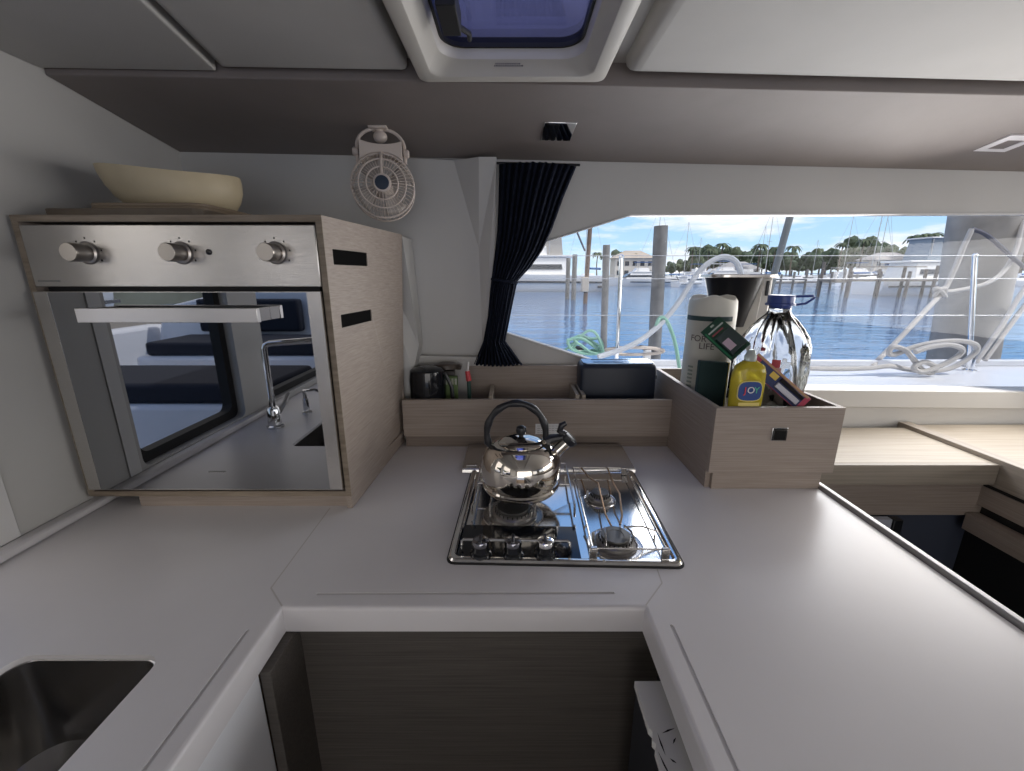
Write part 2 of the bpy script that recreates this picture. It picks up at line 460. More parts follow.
# slanted moulding beside the oven cabinet
a1, a2, a3 = PY(402, 236, 1.37), PY(419, 345, 1.44), PY(413, 372, 1.40)
mb = MB(); mb.add([(a1.x, a1.y, a1.z), (a1.x - .10, a1.y, a1.z), (a2.x - .16, a1.y, -0.56), (a3.x, a3.y, -0.56), (a3.x, a3.y, a3.z), (a2.x, a2.y, a2.z),
                   (a1.x, 1.5, a1.z), (a1.x - .10, 1.5, a1.z), (a2.x - .16, 1.5, -0.56), (a3.x, 1.5, -0.56), (a3.x, 1.5, a3.z), (a2.x, 1.5, a2.z)],
                  [(0, 1, 2, 3, 4, 5), (6, 11, 10, 9, 8, 7)] + [(i, (i + 1) % 6, (i + 1) % 6 + 6, i + 6) for i in range(6)])
struct(mb.build('trim_9', M_wall, flat=True))

# --- left wall with two pass-through windows to the cockpit
def lw(u, v, t): return (-1.05 - t, u, v)
hA = rrect(0.26, 0.735, -0.535, 0.30, 0.03); hB = rrect(-0.95, 0.08, -0.535, 0.30, 0.03)
mb = MB(); mb.prism([(-3.0, -1.5), (1.52, -1.5), (1.52, 0.49), (-3.0, 0.49)], [hA, hB], lw, 0, 0.07)
struct(mb.build('wall_left', M_wall))
for i, (h, u0, u1) in enumerate(((hA, 0.26, 0.735), (hB, -0.95, 0.08))):
    mb = MB(); inner = rrect(u0 + .03, u1 - .03, -0.505, 0.27, 0.03)
    mb.prism(h, [inner], lw, 0.03, 0.066)
    w = struct(mb.build('window_%d' % (i + 2), M_blackm))
mb = MB(); mb.box(-1.05, -1.02, 0.0, 1.0, DECK, DECK + 0.022); struct(mb.build('baseboard_left', M_counter, bevel=0.006))
struct(MB().box(-1.05, -1.0465, 0.748, 0.785, DECK + .022, 0.33).build('trim_18', M_white, bevel=.001))
# --- rear and right walls of the saloon, behind the camera
def bw(u, v, t): return (u, -2.95 - t, v)
mb = MB(); mb.prism([(-1.05, -1.5), (4.0, -1.5), (4.0, 0.49), (-1.05, 0.49)], [rrect(-0.8, 2.2, -1.40, 0.30, 0.06), rrect(2.45, 3.7, -0.5, 0.25, 0.06)], bw, 0, 0.08)
struct(mb.build('wall_rear', M_wall))
def rw(u, v, t): return (3.92 + t, u, v)
mb = MB(); mb.prism([(-2.95, -1.5), (1.7, -1.5), (1.7, 0.49), (-2.95, 0.49)], [rrect(-2.3, -0.8, -0.35, 0.22, 0.06), rrect(-0.6, 1.3, -0.35, 0.22, 0.06)], rw, 0, 0.06)
struct(mb.build('wall_right', M_wall))

# ================================================================== WORKTOP
SX0, SX1, SY0, SY1 = -0.752, -0.530, 0.02, 0.515
sink_hole = rrect(SX0, SX1, SY0, SY1, 0.026)
def slot(a, b, w):
    a, b = Vector(a), Vector(b); d = (b - a).normalized(); n = Vector((-d.y, d.x)) * w; out = []
    ang = math.atan2(d.y, d.x)
    for i in range(7): t = ang + pi / 2 + pi * i / 6; out.append((a.x + w * cos(t), a.y + w * sin(t)))
    for i in range(7): t = ang - pi / 2 + pi * i / 6; out.append((b.x + w * cos(t), b.y + w * sin(t)))
    return out
g1 = [PZ(318, 594, DECK), PZ(613, 593, DECK)]
g2 = [PZ(247, 631, DECK), PZ(80, 856, DECK)]
g3 = [PZ(672, 626, DECK), PZ(790, 890, DECK)]
slots = [slot((a.x, a.y), (b.x, b.y), 0.0031) for a, b in (g1, g2, g3)]
outer = [(-1.05, -0.9), (-0.40, -0.9), (-0.40, 0.608), (0.231, 0.608), (0.231, -0.9), (0.835, -0.9), (0.835, 1.19), (0.858, 1.19), (0.858, 1.52), (-1.05, 1.47)]
wt = thing('worktop', 'white U-shaped galley worktop with thin drip grooves around the hob', 'worktop', (0, 0.9, DECK - 0.05))
mb = slab(MB(), outer, [sink_hole] + slots, DECK - 0.05, DECK, 0.007)
mb.build('board', M_counter, wt, recalc=True)
mb = MB()
for s_ in slots: MB().prism(offset(s_, -0.0004), [], ident, DECK - 0.02, DECK - 0.0018).build('groove', M_groove, wt)
def joint(a, b, w=0.0012):
    a, b = Vector((a.x, a.y)), Vector((b.x, b.y)); d = (b - a).normalized(); n = Vector((-d.y, d.x)) * w
    return [tuple(a - n), tuple(b - n), tuple(b + n), tuple(a + n)]
mb = MB()
J = lambda px, py: PZ(px, py, DECK)
for a, b in ((J(330, 508), J(271, 588)), (J(271, 588), J(282, 606)), (J(656, 566), J(662, 583)), (J(662, 583), J(646, 605))):
    MB().prism(joint(a, b), [], ident, DECK - 0.002, DECK + 0.0002).build('joint', M_joint, wt)
mb = MB(); mb.box(0.835, 0.848, -0.9, 1.06, DECK - 0.035, DECK + 0.010)
mb.build('steel_edge_strip', mat('strip_metal', (.42, .41, .41), .5, .6), wt, bevel=0.002)
# sink bowl
sk = thing('sink', 'undermounted stainless steel sink bowl set in the left worktop', 'sink', ((SX0 + SX1) / 2, (SY0 + SY1) / 2, DECK - 0.2))
mb = MB(); rings = []
for z, ins, r in ((DECK - .009, 0.0003, .0265), (DECK - .010, 0.0015, .028), (DECK - .12, 0.006, .04), (DECK - .155, 0.012, .05), (DECK - .17, 0.028, .045), (DECK - .177, 0.055, .03), (DECK - 0.178, 0.09, 0.01)):
    rings.append([(p[0], p[1], z) for p in rrect(SX0 + ins, SX1 - ins, SY0 + ins, SY1 - ins, r)])
mb.loft(rings, caps=False); mb.add([(p[0], p[1], DECK - 0.178) for p in rrect(SX0 + .09, SX1 - .09, SY0 + .09, SY1 - .09, .01)], [tuple(range(28))])
o = mb.build('bowl', mat('sink_steel', (.36, .35, .34), .24, 1.0, bump=.1, bscale=20), sk, recalc=False)
MB().lathe([(0.0, 0), (0.035, 0), (0.04, 0.003), (0.038, 0.005), (0.028, 0.002), (0, 0.002)], ((SX0 + SX1) / 2, 0.27, DECK - 0.178), 24).build('drain', M_chrome, sk)
# faucet on the left worktop (seen mirrored in the oven door)
fa = thing('faucet', 'chrome angular mixer faucet behind the sink, mirrored in the oven door', 'faucet', (-0.90, 0.33, DECK))
mb = MB(); mb.lathe([(0.03, 0), (0.03, 0.008), (0.024, 0.012), (0.022, 0.07), (0.018, 0.08), (0, 0.08)], (-0.90, 0.33, DECK), 20).build('base', M_chrome, fa)
mb = MB(); mb.tube([(-0.90, 0.33, DECK + .07), (-0.90, 0.33, DECK + .30), (-0.893, 0.33, DECK + .315), (-0.88, 0.328, DECK + .32), (-0.70, 0.30, DECK + .33)], 0.011, 12).build('spout', M_chrome, fa)
mb = MB(); mb.tube([(-0.90, 0.30, DECK + .05), (-0.90, 0.25, DECK + .07), (-0.90, 0.21, DECK + .10)], [0.012, .008, .006], 10).build('lever', M_chrome, fa)
ta = thing('soap_tap', 'small chrome pump tap beside the sink faucet', 'tap', (-0.86, 0.16, DECK))
MB().lathe([(0.02, 0), (0.02, 0.006), (0.012, 0.012), (0.012, 0.06), (0.008, 0.065), (0.008, 0.1), (0, 0.1)], (-0.86, 0.16, DECK), 16).build('stem', M_chrome, ta)
MB().tube([(-0.86, 0.16, DECK + .095), (-0.82, 0.155, DECK + .10), (-0.79, 0.15, DECK + .085)], 0.006, 8).build('nozzle', M_chrome, ta)

# --- cabinets under the worktop
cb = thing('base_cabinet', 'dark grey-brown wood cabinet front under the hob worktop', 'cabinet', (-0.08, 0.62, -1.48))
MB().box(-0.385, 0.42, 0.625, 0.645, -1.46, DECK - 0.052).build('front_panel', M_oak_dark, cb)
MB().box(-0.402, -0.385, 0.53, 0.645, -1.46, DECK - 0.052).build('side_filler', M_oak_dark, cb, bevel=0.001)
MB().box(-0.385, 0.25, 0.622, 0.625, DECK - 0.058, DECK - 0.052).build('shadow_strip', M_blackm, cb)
cl = thing('sink_cabinet', 'white gloss cabinet front under the left worktop by the sink', 'cabinet', (-0.5, 0, -1.48))
MB().box(-0.42, -0.402, -0.9, 0.528, -1.40, DECK - 0.052).build('door', M_gel, cl, bevel=0.002)
MB().box(-1.0, -0.43, -0.9, 0.5, -1.47, DECK - 0.26).build('body', M_white, cl)
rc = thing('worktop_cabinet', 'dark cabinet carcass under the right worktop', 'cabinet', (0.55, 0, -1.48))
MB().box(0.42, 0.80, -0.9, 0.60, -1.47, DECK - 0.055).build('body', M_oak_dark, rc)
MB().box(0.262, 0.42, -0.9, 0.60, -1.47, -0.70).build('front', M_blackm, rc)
dr = thing('pull_out_bin', 'white-topped dark pull-out unit with chipped black marks under right worktop', 'pull-out unit', (0.23, 0.3, -1.45))
MB().box(0.207, 0.261, -0.5, 0.550, -1.44, -0.668).build('body', mat('dark_slate', (0.02, 0.022, 0.028), 0.5), dr)
mb = MB(); rnd = random.Random(4)
L = []; y = -0.5
while y < 0.55:
    L.append((0.2045 + rnd.choice([0, 0, 0.0, .0008, .002, .004]) * (1 if y > .25 and y < .48 else 0.2), y)); y += 0.006
L.append((0.2045, 0.552))
mb.prism([(0.2605, 0.552), (0.2605, -0.5)][::-1] + L[::-1], [], ident, -0.668, -0.655)
mb.build('top_edge', M_white, dr)
mb = MB()
for (x, y, l, a) in ((.222, .47, .022, .3), (.216, .44, .03, 1.6), (.232, .455, .012, .8), (.214, .41, .035, 1.75), (.211, .37, .018, .4), (.226, .375, .01, 1.2), (.236, .41, .006, .2), (.22, .335, .02, 1.5), (.238, .36, .008, 2), (.228, .43, .009, 2.4)):
    d = Vector((cos(a), sin(a))); n = Vector((-d.y, d.x)); w = .0011
    P = [(x + d.x * l * t + n.x * s_, y + d.y * l * t + n.y * s_) for t, s_ in ((0, -w * .3), (.4, -w), (1, 0), (.5, w * 1.3))]
    MB().prism([(p[0], p[1]) for p in P], [], ident, -0.656, -0.6546).build('chip_mark', M_blackm, dr)

# ================================================================== OVEN IN ITS HOUSING
OY = 0.93
OX0, OX1, OZ0, OZ1 = -1.038, -0.395, -0.525, 0.120
ov = thing('oven_cabinet', 'light oak oven housing standing on the left back corner of the worktop', 'cabinet', ((OX0 + OX1) / 2, 1.15, DECK))
T = 0.013
BK = 1.365
xr = -0.350           # the right side flares out a little towards the back
def side(x0a, x1a, x0b, x1b, z0, z1, mb=None):
    mb = mb or MB()
    return mb.hexa([(x0a, OY, z0), (x1a, OY, z0), (x1b, BK, z0), (x0b, BK, z0), (x0a, OY, z1), (x1a, OY, z1), (x1b, BK, z1), (x0b, BK, z1)])
slot_h = []
# right side with the two vent slots cut through: panel drawn in the YZ plane
def sidefn(u, v, t):
    f = (u - OY) / (BK - OY); xb = -0.374 + 0.036 * (v - DECK) / (OZ1 - DECK); return (OX1 + (xb - OX1) * f - t, u, v)
v1 = [PX(332, 250, OX1).z, PX(332, 263, OX1).z]
sl = rrect(0.960, 1.125, 0.022, 0.055, 0.002, 2); sl2 = rrect(0.968, 1.13, -0.118, -0.088, 0.002, 2)
mb = MB(); mb.prism([(OY, DECK + .001), (BK, DECK + .001), (BK, OZ1), (OY, OZ1)], [sl, sl2], sidefn, 0, T)
mb.build('side_panel', M_oak_y, ov)
side(OX0, OX0 + T, OX0, OX0 + T, OZ0, OZ1).build('side_panel', M_oak_y, ov)
side(OX0 + T, OX1 - T, OX0 + T, xr - T, OZ1 - T, OZ1).build('top_panel', M_oak_x, ov)
side(OX0 + T, OX1 - T, OX0 + T, xr - T, OZ0, OZ0 + T).build('bottom_panel', M_oak_x, ov)
mb = MB(); mb.box(OX0 + T, xr - T, BK - .012, BK, OZ0 + T, OZ1 - T).build('back_panel', M_oak_x, ov)
MB().box(-0.93, -0.412, OY + 0.012, 1.33, DECK, OZ0).build('plinth', M_oak_x, ov)
# edging in darker oak around the front
mb = MB()
mb.box(OX0 - .0005, OX1 + .0005, OY - .002, OY, OZ1 - T, OZ1 + .0005); mb.box(OX0 - .0005, OX1 + .0005, OY - .002, OY, OZ0 - .0005, OZ0 + T)
mb.box(OX0 - .0005, OX0 + T, OY - .002, OY, OZ0 + T, OZ1 - T); mb.box(OX1 - T, OX1 + .0005, OY - .002, OY, OZ0 + T, OZ1 - T)
mb.build('edging', M_frame, ov, bevel=0.0006)
mb = MB()
for s_ in (sl, sl2): MB().prism(offset(s_, -0.0012), [], sidefn, 0.002, 0.008).build('vent_slot', mat('vent_black', (.003, .003, .003), .9, spec=.1), ov)

vx0, vx1 = OX0 + T + .0015, OX1 - T - .0015
oven = thing('oven', 'stainless built-in oven with three knobs and dark mirrored glass door', 'oven', ((vx0 + vx1) / 2, 1.15, OZ0 + T))
MB().box(vx0 + .01, vx1 - .01, OY + .012, 1.34, OZ0 + T + .001, OZ1 - T - .008).build('body', M_blackm, oven)
zc = PY(170, 287, OY).z
MB().box(vx0, vx1, OY - .004, OY + .012, zc, OZ1 - T - .006).build('control_panel', M_steel, oven, bevel=.002)
zd1 = PY(170, 291.5, OY).z; zd0 = OZ0 + T + .010
dx = 0.030
dm = MB().prism([(vx0, zd0), (vx1, zd0), (vx1, zd1), (vx0, zd1)], [[(vx0 + dx, zd0 + .0015), (vx1 - dx, zd0 + .0015), (vx1 - dx, zd1 - .0015), (vx0 + dx, zd1 - .0015)]], lambda u, v, t: (u, t, v), OY - .012, OY + .010)
door = dm.build('door', M_steel, oven, flat=True)
M_oglass = mat('smoked_mirror_glass', (0.34, 0.35, 0.37), 0.015, 1.0)
MB().box(vx0 + dx, vx1 - dx, OY - .0115, OY + .008, zd0 + .0015, zd1 - .0015).build('glass', M_oglass, door)
hz = PY(170, 315, OY - .05).z
hl = PY(79, 315, OY - .055).x; hr = PY(259, 315, OY - .055).x
hm = MB(); hm.box(hl, hr, OY - .062, OY - .050, hz - .0145, hz + .0145)
hm.build('handle', mat('handle_steel', (0.66, 0.64, 0.63), 0.33, 1.0), door, bevel=.0008)
for x_ in (hl + .001, hr - .013): MB().box(x_, x_ + .012, OY - .050, OY - .012, hz - .013, hz + .013).build('handle_bracket', mat('bracket_steel', (.25, .24, .24), .3, 1.0), door)
RX = Matrix.Rotation(pi / 2, 4, 'X')     # lathe axis z -> -y
for px in (88, 182, 276):
    c = PY(px, 253, OY - .004)
    kn = MB().lathe([(0.0, 0), (0.020, 0), (0.0205, .002), (0.0165, .004), (.0165, .016), (.0185, .018), (.0185, .039), (.017, .042), (0, .042)], c, 28, M=RX).build('knob', mat('knob_steel', (.42, .39, .36), .3, 1.0), oven)
    MB().lathe([(0.0235, 0), (0.0235, .0015), (0.020, .0017), (0, .0017)], c, 28, M=RX).build('knob_shadow', mat('knob_shadow_grey', (.16, .15, .145), .4, .8), oven)  # dark ring laid in for the shadow around the knob
    mk = MB()
    for k in range(7):
        a = radians(-120 + 40 * k + 90); cx, cz = c.x + .030 * cos(a), c.z + .030 * sin(a)
        mk.box(cx - .0012, cx + .0012, c.y - .0006, c.y, cz - .0018, cz + .0018)
    mk.build('dial_mark', M_blackm, oven)
c = PY(209, 252, OY - .004); MB().lathe([(0.0, 0), (.006, 0), (.006, .002), (.0045, .004), (0, .0045)], c, 16, M=RX).build('indicator_lamp', M_blkgloss, oven)
bm_ = MB(); c = PY(38, 281, OY - .004)
for k in range(9): bm_.box(c.x + k * .0055, c.x + k * .0055 + .0035, OY - .0046, OY - .004, c.z - .0018, c.z + .0018)
bm_.build('maker_mark', mat('print_grey', (.2, .2, .2), .5), oven)
bm_ = MB(); c = PY(217, 472, OY - .0125)
for k in range(8): bm_.box(c.x - .02 + k * .005, c.x - .02 + k * .005 + .0035, OY - .0130, OY - .0125, c.z - .0015, c.z + .0015)
bm_.build('door_mark', mat('print_silver', (.3, .3, .3), .4), door)

# --- boards and bowl on the oven housing
tr = thing('cutting_board', 'thin dark wooden cutting board lying on the oven housing under the bowl', 'cutting board', (-0.8, 1.1, OZ1))
MB().prism(rrect(-0.995, -0.66, 0.950, 1.28, .02), [], ident, OZ1, OZ1 + .016).build('board', mat('dark_board', (.11, .085, .06), .5, noise=.15), tr, bevel=.002)
tr2 = thing('serving_tray', 'flat light wooden tray lying on the cutting board', 'tray', (-0.8, 1.12, OZ1 + .016))
mb = MB(); mb.prism(rrect(-0.925, -0.67, 0.975, 1.26, .03), [], ident, OZ1 + .016, OZ1 + .024)
mb.prism(rrect(-0.925, -0.67, 0.975, 1.26, .03), [rrect(-0.915, -0.68, 0.985, 1.25, .022)], ident, OZ1 + .024, OZ1 + .031)
mb.build('tray_body', mat('bamboo_tray', (.20, .15, .10), .5), tr2, bevel=.001)
bx = PY(176, 190, 1.12)
bw_ = thing('bowl', 'large cream wooden bowl with an uneven rim on top of the oven housing', 'bowl', (bx.x, 1.12, OZ1 + .026))
mb = MB(); rings = []
N = 56
prof = [(.02, .0), (.085, .0), (.100, .003), (.120, .012), (.136, .030), (.147, .052), (.152, .075), (.152, .088)]
profi = [(.145, .088), (.143, .078), (.134, .060), (.115, .038), (.09, .018), (.05, .010), (.01, .010)]
def bowlring(r, z):
    out = []
    for j in range(N):
        a = 2 * pi * j / N
        k = z / .088
        wob = .965 + .02 * sin(2 * a + 1) * k + .012 * sin(3 * a + .4) * k
        zz = z * (1 + .07 * sin(a * 2 + .6) + .05 * cos(a - 3.0))
        out.append((bx.x + .014 * (1 - k) - .006 * k + r * wob * cos(a), 1.12 + r * .82 * wob * sin(a), OZ1 + .026 + zz))
    return out
mb.loft([bowlring(*p) for p in prof], 0, caps=True)
mb.f.pop(); mb.m.pop()
mb.build('shell', M_bowl, bw_)
mb = MB(); mb.loft([bowlring(*p) for p in [prof[-1]] + profi], 0, caps=True); mb.f.pop(-2); mb.m.pop(-2)
mb.build('lining', M_bowl_in, bw_)

# ================================================================== WOODEN TRAY BEHIND THE HOB
BT = -0.395
M_b = M_oak_x
rack = thing('counter_rack', 'low light oak rack running behind the hob against the front wall', 'rack', (0.08, 1.4, DECK))
x0 = PY(403, 420, 1.315).x; x1 = 0.536
MB().box(x0, x1, 1.315, 1.330, DECK + .038, BT).build('front_board', M_b, rack, bevel=.001)
MB().box(x0 + .004, x1, 1.320, 1.335, DECK, DECK + .038).build('plinth', wood('plinth_oak', (.19, .15, .125), (.27, .22, .185), (2.5, 120, 170)), rack, bevel=.001)
MB().box(-0.36, 0.335, 1.488, 1.500, DECK, -0.318).build('back_board', M_b, rack, bevel=.001)
MB().box(-0.36, 0.536, 1.335, 1.488, DECK + .04, DECK + .052).build('base_board', M_b, rack)
for px in (491, 576, 582):
    c = PY(px, 393, 1.37)
    MB().box(c.x - .006, c.x + .006, 1.332, 1.486, DECK + .052, c.z + .004 if px != 491 else c.z).build('divider', M_oak_shelf, rack, bevel=.001)
# sticker on the front board
st = MB(); c = PY(548, 429, 1.3149); st.box(c.x - .042, c.x + .042, 1.3144, 1.315, c.z - .018, c.z + .018)
sk_ = st.build('sticker', mat('sticker_paper', (.8, .8, .8), .6), rack)
mk = MB()
for r_ in range(4):
    for k in range(6 if r_ < 3 else 4):
        mk.box(c.x - .036 + k * .012, c.x - .036 + k * .012 + .009, 1.3141, 1.3144, c.z + .010 - r_ * .008, c.z + .0115 - r_ * .008)
mk.build('print', mat('print_faint', (.35, .35, .36), .6), sk_)

# ================================================================== HOB
hob = thing('hob', 'stainless three-burner gas hob set in the white worktop', 'hob', (0.112, 0.930, DECK), radians(-1.75))
hc = Vector((0.112, 0.930, DECK))
def H(x, y, z=0): return (hc.x + x, hc.y + y, hc.z + z)
def hp(px, py, z):   # point of the photo on a plane above the worktop, in the hob's own frame
    p = PZ(px, py, DECK + z); d = Vector((p.x - hc.x, p.y - hc.y)); a = radians(1.75)
    return d.x * cos(a) - d.y * sin(a), d.x * sin(a) + d.y * cos(a)
W2, D2 = 0.236, 0.213
mb = MB(); rings = []
for ins, z in ((0, .0), (0, .004), (.003, .008), (.008, .009), (.013, .008), (.017, .003), (.022, .002)):
    rings.append([H(p[0], p[1], z) for p in rrect(-W2 + ins, W2 - ins, -D2 + ins, D2 - ins, max(.004, .018 - ins * .5))])
mb.loft(rings, caps=True); mb.build('tray', M_polish, hob)
mb = MB(); rings = []
for ins, z in ((-.003, 0), (-.003, .0022), (.0005, .0026)):
    rings.append([H(p[0], p[1], z) for p in rrect(-W2 + ins, W2 - ins, -D2 + ins, D2 - ins, .018)])
mb.loft(rings, caps=False); mb.build('gasket', M_seal, hob)
cpx0, cpy0 = hp(455, 560, .003); cpx1, cpy1 = hp(575, 528, .003)
mb = MB(); mb.prism([(hc.x + p[0], hc.y + p[1]) for p in rrect(cpx0 + .004, cpx1, cpy0, cpy1, .004)], [], ident, DECK + .002, DECK + .0065)
mb.build('control_panel', M_blkgloss, hob, bevel=.001)
for i, px in enumerate((481, 513, 545)):
    kx, ky = hp(px, 555, .004)
    kn = MB().lathe([(0, .0065), (.0215, .0065), (.0225, .009), (.0215, .013), (.0175, .016), (.0165, .024), (.0175, .034), (.0155, .039), (0, .0405)], H(kx, ky, 0), 24).build('knob', M_blkgloss, hob)
    g = MB(); g.box(*(lambda q: (q[0] - .0035, q[0] + .0035, q[1] - .015, q[1] + .015, q[2] + .038, q[2] + .045))(H(kx, ky))); g.build('grip', mat('grip_dark', (.10, .10, .11), .2, .8), kn, bevel=.002)
    cp = MB().lathe([(.0178, .030), (.0182, .034), (.0162, .0395), (.012, .0412), (0, .0415)], H(kx, ky, 0), 24).build('knob_cap', M_chrome if i == 2 else mat('cap_smoke', (.25, .25, .27), .12, 1.0), kn)
def burner(px, py, R, z0=.002, dishr=1.55):
    x, y = hp(px, py, .01)
    b = MB().lathe([(R * 1.22, z0), (R * 1.22, z0 + .004), (R * 1.08, z0 + .005), (R * 1.06, z0 + .011), (R * .96, z0 + .013), (R * .90, z0 + .014), (R * .90, z0 + .018), (R * .6, z0 + .019), (0, z0 + .019)], H(x, y), 36).build('burner', mat('burner_alloy', (.30, .29, .28), .38, .9), hob)
    MB().lathe([(R * dishr, z0 + .0004), (R * (dishr - .04), z0 + .0025), (R * 1.30, z0 + .001), (R * 1.12, z0 + .002)], H(x, y), 40, caps=False).build('drip_ring', M_satin, b)
    MB().lathe([(R * .72, z0 + .017), (R * .80, z0 + .0185), (R * .80, z0 + .0235), (R * .785, z0 + .0245), (R * .45, z0 + .0246), (R * .44, z0 + .0238), (0, z0 + .0238)], H(x, y), 36).build('burner_cap', M_iron, b)
    sp = MB()
    for k in range(24):
        a = 2 * pi * k / 24; q = H(x + R * .90 * cos(a), y + R * .90 * sin(a))
        sp.box(q[0] - .0012, q[0] + .0012, q[1] - .0012, q[1] + .0012, DECK + z0 + .012, DECK + z0 + .019)
    sp.build('flame_port', M_blackm, b)
    MB().lathe([(.003, z0), (.003, .022), (.0, .024)], H(x - R * 1.18, y + R * .3), 8).build('igniter', M_white, b)
    return x, y
bl = burner(513, 512, .047)
bf = burner(615, 541, .038)
bb = burner(600, 497, .026)
# wire grates
GZ = .040
def wire(parts, name, m, r=.0026):
    mb = MB()
    for p in parts: mb.tube([H(*q) for q in p], r, 8)
    return mb.build(name, m, hob)
gx0 = -.205; gx1 = .0
wire([[(gx0, -.052, .012), (gx0, -.052, GZ - .004), (gx0 + .004, -.048, GZ), (gx0, .18, GZ), (gx0, .185, .012)],
      [(.036, -.055, .012), (.036, -.052, GZ - .004), (.036, -.048, GZ), (.036, .18, GZ), (.036, .185, .012)],
      [(gx0, .175, GZ), (.036, .175, GZ)],
      [(bl[0] - .052, -.055, .010), (bl[0] - .052, -.053, GZ), (bl[0] - .052, bl[1] + .085, GZ)],
      [(bl[0] + .052, -.055, .010), (bl[0] + .052, -.053, GZ), (bl[0] + .052, bl[1] + .085, GZ)],
      [(gx0, bl[1] + .085, GZ), (.036, bl[1] + .085, GZ)]], 'left_grate', M_satin)
gr0, gr1 = .058, .207
wire([[(gr0, -.185, .022), (gr1, -.185, .022), (gr1, .185, .022), (gr0, .185, .022), (gr0, -.185, .022)],
      [(gr1, -.10, .022), (gr1 + .006, -.09, .010)], [(gr0, -.10, .022), (gr0 - .006, -.1, .01)]], 'right_grate', M_satin, .0022)
fx, fy = bf; rx, ry = bb
wire([[(fx - .030, -.183, .022), (fx - .030, fy - .05, .034), (fx - .026, fy - .022, GZ), (fx - .022, fy + .004, GZ)],
      [(fx + .035, -.183, .022), (fx + .033, fy - .045, .034), (fx + .030, fy - .01, GZ), (fx + .020, fy + .012, GZ)],
      [(gr1, fy + .02, .022), (fx + .06, fy + .02, .034), (fx + .04, fy + .01, GZ), (fx + .018, fy + .004, GZ)]], 'pan_support', M_satin, .0021)
wire([[(rx - .03, .183, .022), (rx - .022, ry + .045, GZ), (rx - .004, ry + .015, GZ + .002), (rx - .006, ry - .02, GZ), (fx - .012, fy + .055, GZ), (fx - .008, fy + .01, GZ)],
      [(rx + .045, .183, .022), (rx + .036, ry + .01, GZ), (rx + .040, ry - .035, GZ), (fx + .024, fy + .05, GZ), (fx + .012, fy + .015, GZ)]], 'pan_support', M_brass, .0023)
# rail over the knobs, corner clamps
ra = hp(462, 541, .03); rb = hp(570, 543, .03)
wire([[(ra[0], ra[1], .010), (ra[0], ra[1], .03), (ra[0] + .004, ra[1], .034), (rb[0] - .004, rb[1], .034), (rb[0], rb[1], .03), (rb[0], rb[1], .010)]], 'knob_rail', M_chrome, .003)
for (x, y) in ((-.205, .182), (.205, .182), (.06, -.187), (.205, -.187)):
    q = H(x, y); MB().box(q[0] - .008, q[0] + .008, q[1] - .005, q[1] + .005, DECK + .003, DECK + .026).build('grate_clamp', M_satin, hob, bevel=.002)
mk = MB(); kx, ky = hp(462, 559, .0065)
for k in range(6):
    q = H(kx + k * .0045, ky, .0065); mk.box(q[0], q[0] + .003, q[1], q[1] + .004, q[2], q[2] + .0003)
mk.build('maker_mark', mat('print_silver2', (.5, .5, .5), .4), hob)

# flat stainless guard lying behind the hob
gd = thing('splash_plate', 'flat stainless plate lying on the worktop just behind the hob', 'metal plate', (0.11, 1.22, DECK))
y0 = PZ(540, 474, DECK).y + .009; rows = []
gxa = PZ(462, 474, DECK).x; gxb = PZ(636, 474, DECK).x
for i, (yy, zz) in enumerate(((y0 - .002, .001), (y0, .009), (y0 + .004, .012), (y0 + .05, .013), (y0 + .10, .0155), (1.30, .017), (1.303, .014), (1.303, .001))):
    rows.append([(gxa + (gxb - gxa) * j / 24, yy, DECK + zz + .0007 * sin(j * 1.9 + i) * (1 if 2 < i < 6 else 0)) for j in range(25)])
mb = MB(); mb.sheet(rows)
for j in (0, 24): mb.add([r[j] for r in rows], [tuple(range(len(rows)))])
mb.build('plate', mat('dull_polished_steel', (.62, .61, .60), .27, 1.0, bump=.25, bscale=10), gd)
MB().box(gxa + .01, gxa + .04, y0 + .012, y0 + .03, DECK + .0125, DECK + .018).build('hinge_tab', M_satin, gd, bevel=.002)

# ================================================================== KETTLE
kb = Vector((0.0225, 0.962, DECK + GZ + .003))
kt = thing('kettle', 'round polished steel whistling kettle with black arched handle on left burner', 'kettle', kb)
prof = [(0, 0), (.082, 0), (.090, .002), (.0955, .009), (.0965, .016), (.0935, .020), (.0945, .024), (.097, .030), (.0985, .048), (.098, .068), (.0945, .086), (.087, .102), (.075, .113), (.062, .119), (.057, .1205), (.053, .119)]
MB().lathe(prof, kb, 56).build('body', M_kettle, kt)
ld = MB().lathe([(.056, .119), (.0565, .122), (.053, .1245), (.040, .131), (.022, .135), (.0, .136)], kb, 40).build('lid', M_kettle, kt)
MB().lathe([(0, .134), (.006, .134), (.006, .139), (.0115, .143), (.0135, .151), (.0115, .159), (.005, .163), (0, .1635)], kb, 24).build('lid_knob', M_black, ld)
# handle arch
pts = []; rr_ = []
for i in range(25):
    a = radians(198 - 216 * i / 24) if False else radians(205 - 215 * i / 24)
    pts.append((kb.x - .012 + .072 * cos(a), kb.y, kb.z + .142 + .078 * sin(a))); rr_.append(.0085 + .0012 * sin(i * 1.6))
rr_[0] = .006; rr_[-1] = .007
MB().tube(pts, rr_, 12).build('handle', M_black, kt)
MB().tube([pts[0], (kb.x - .070, kb.y, kb.z + .088)], [.006, .008], 10).build('handle_bracket', M_kettle, kt)
MB().tube([pts[-1], (kb.x + .062, kb.y, kb.z + .098)], [.008, .010], 10).build('handle_bracket', M_kettle, kt)
sp0 = Vector((kb.x + .072, kb.y, kb.z + .082)); sp1 = Vector((kb.x + .112, kb.y + .0, kb.z + .122))
MB().tube([sp0, sp0.lerp(sp1, .5), sp1], [.019, .0155, .0145], 16).build('spout', M_kettle, kt)
d = (sp1 - sp0).normalized()
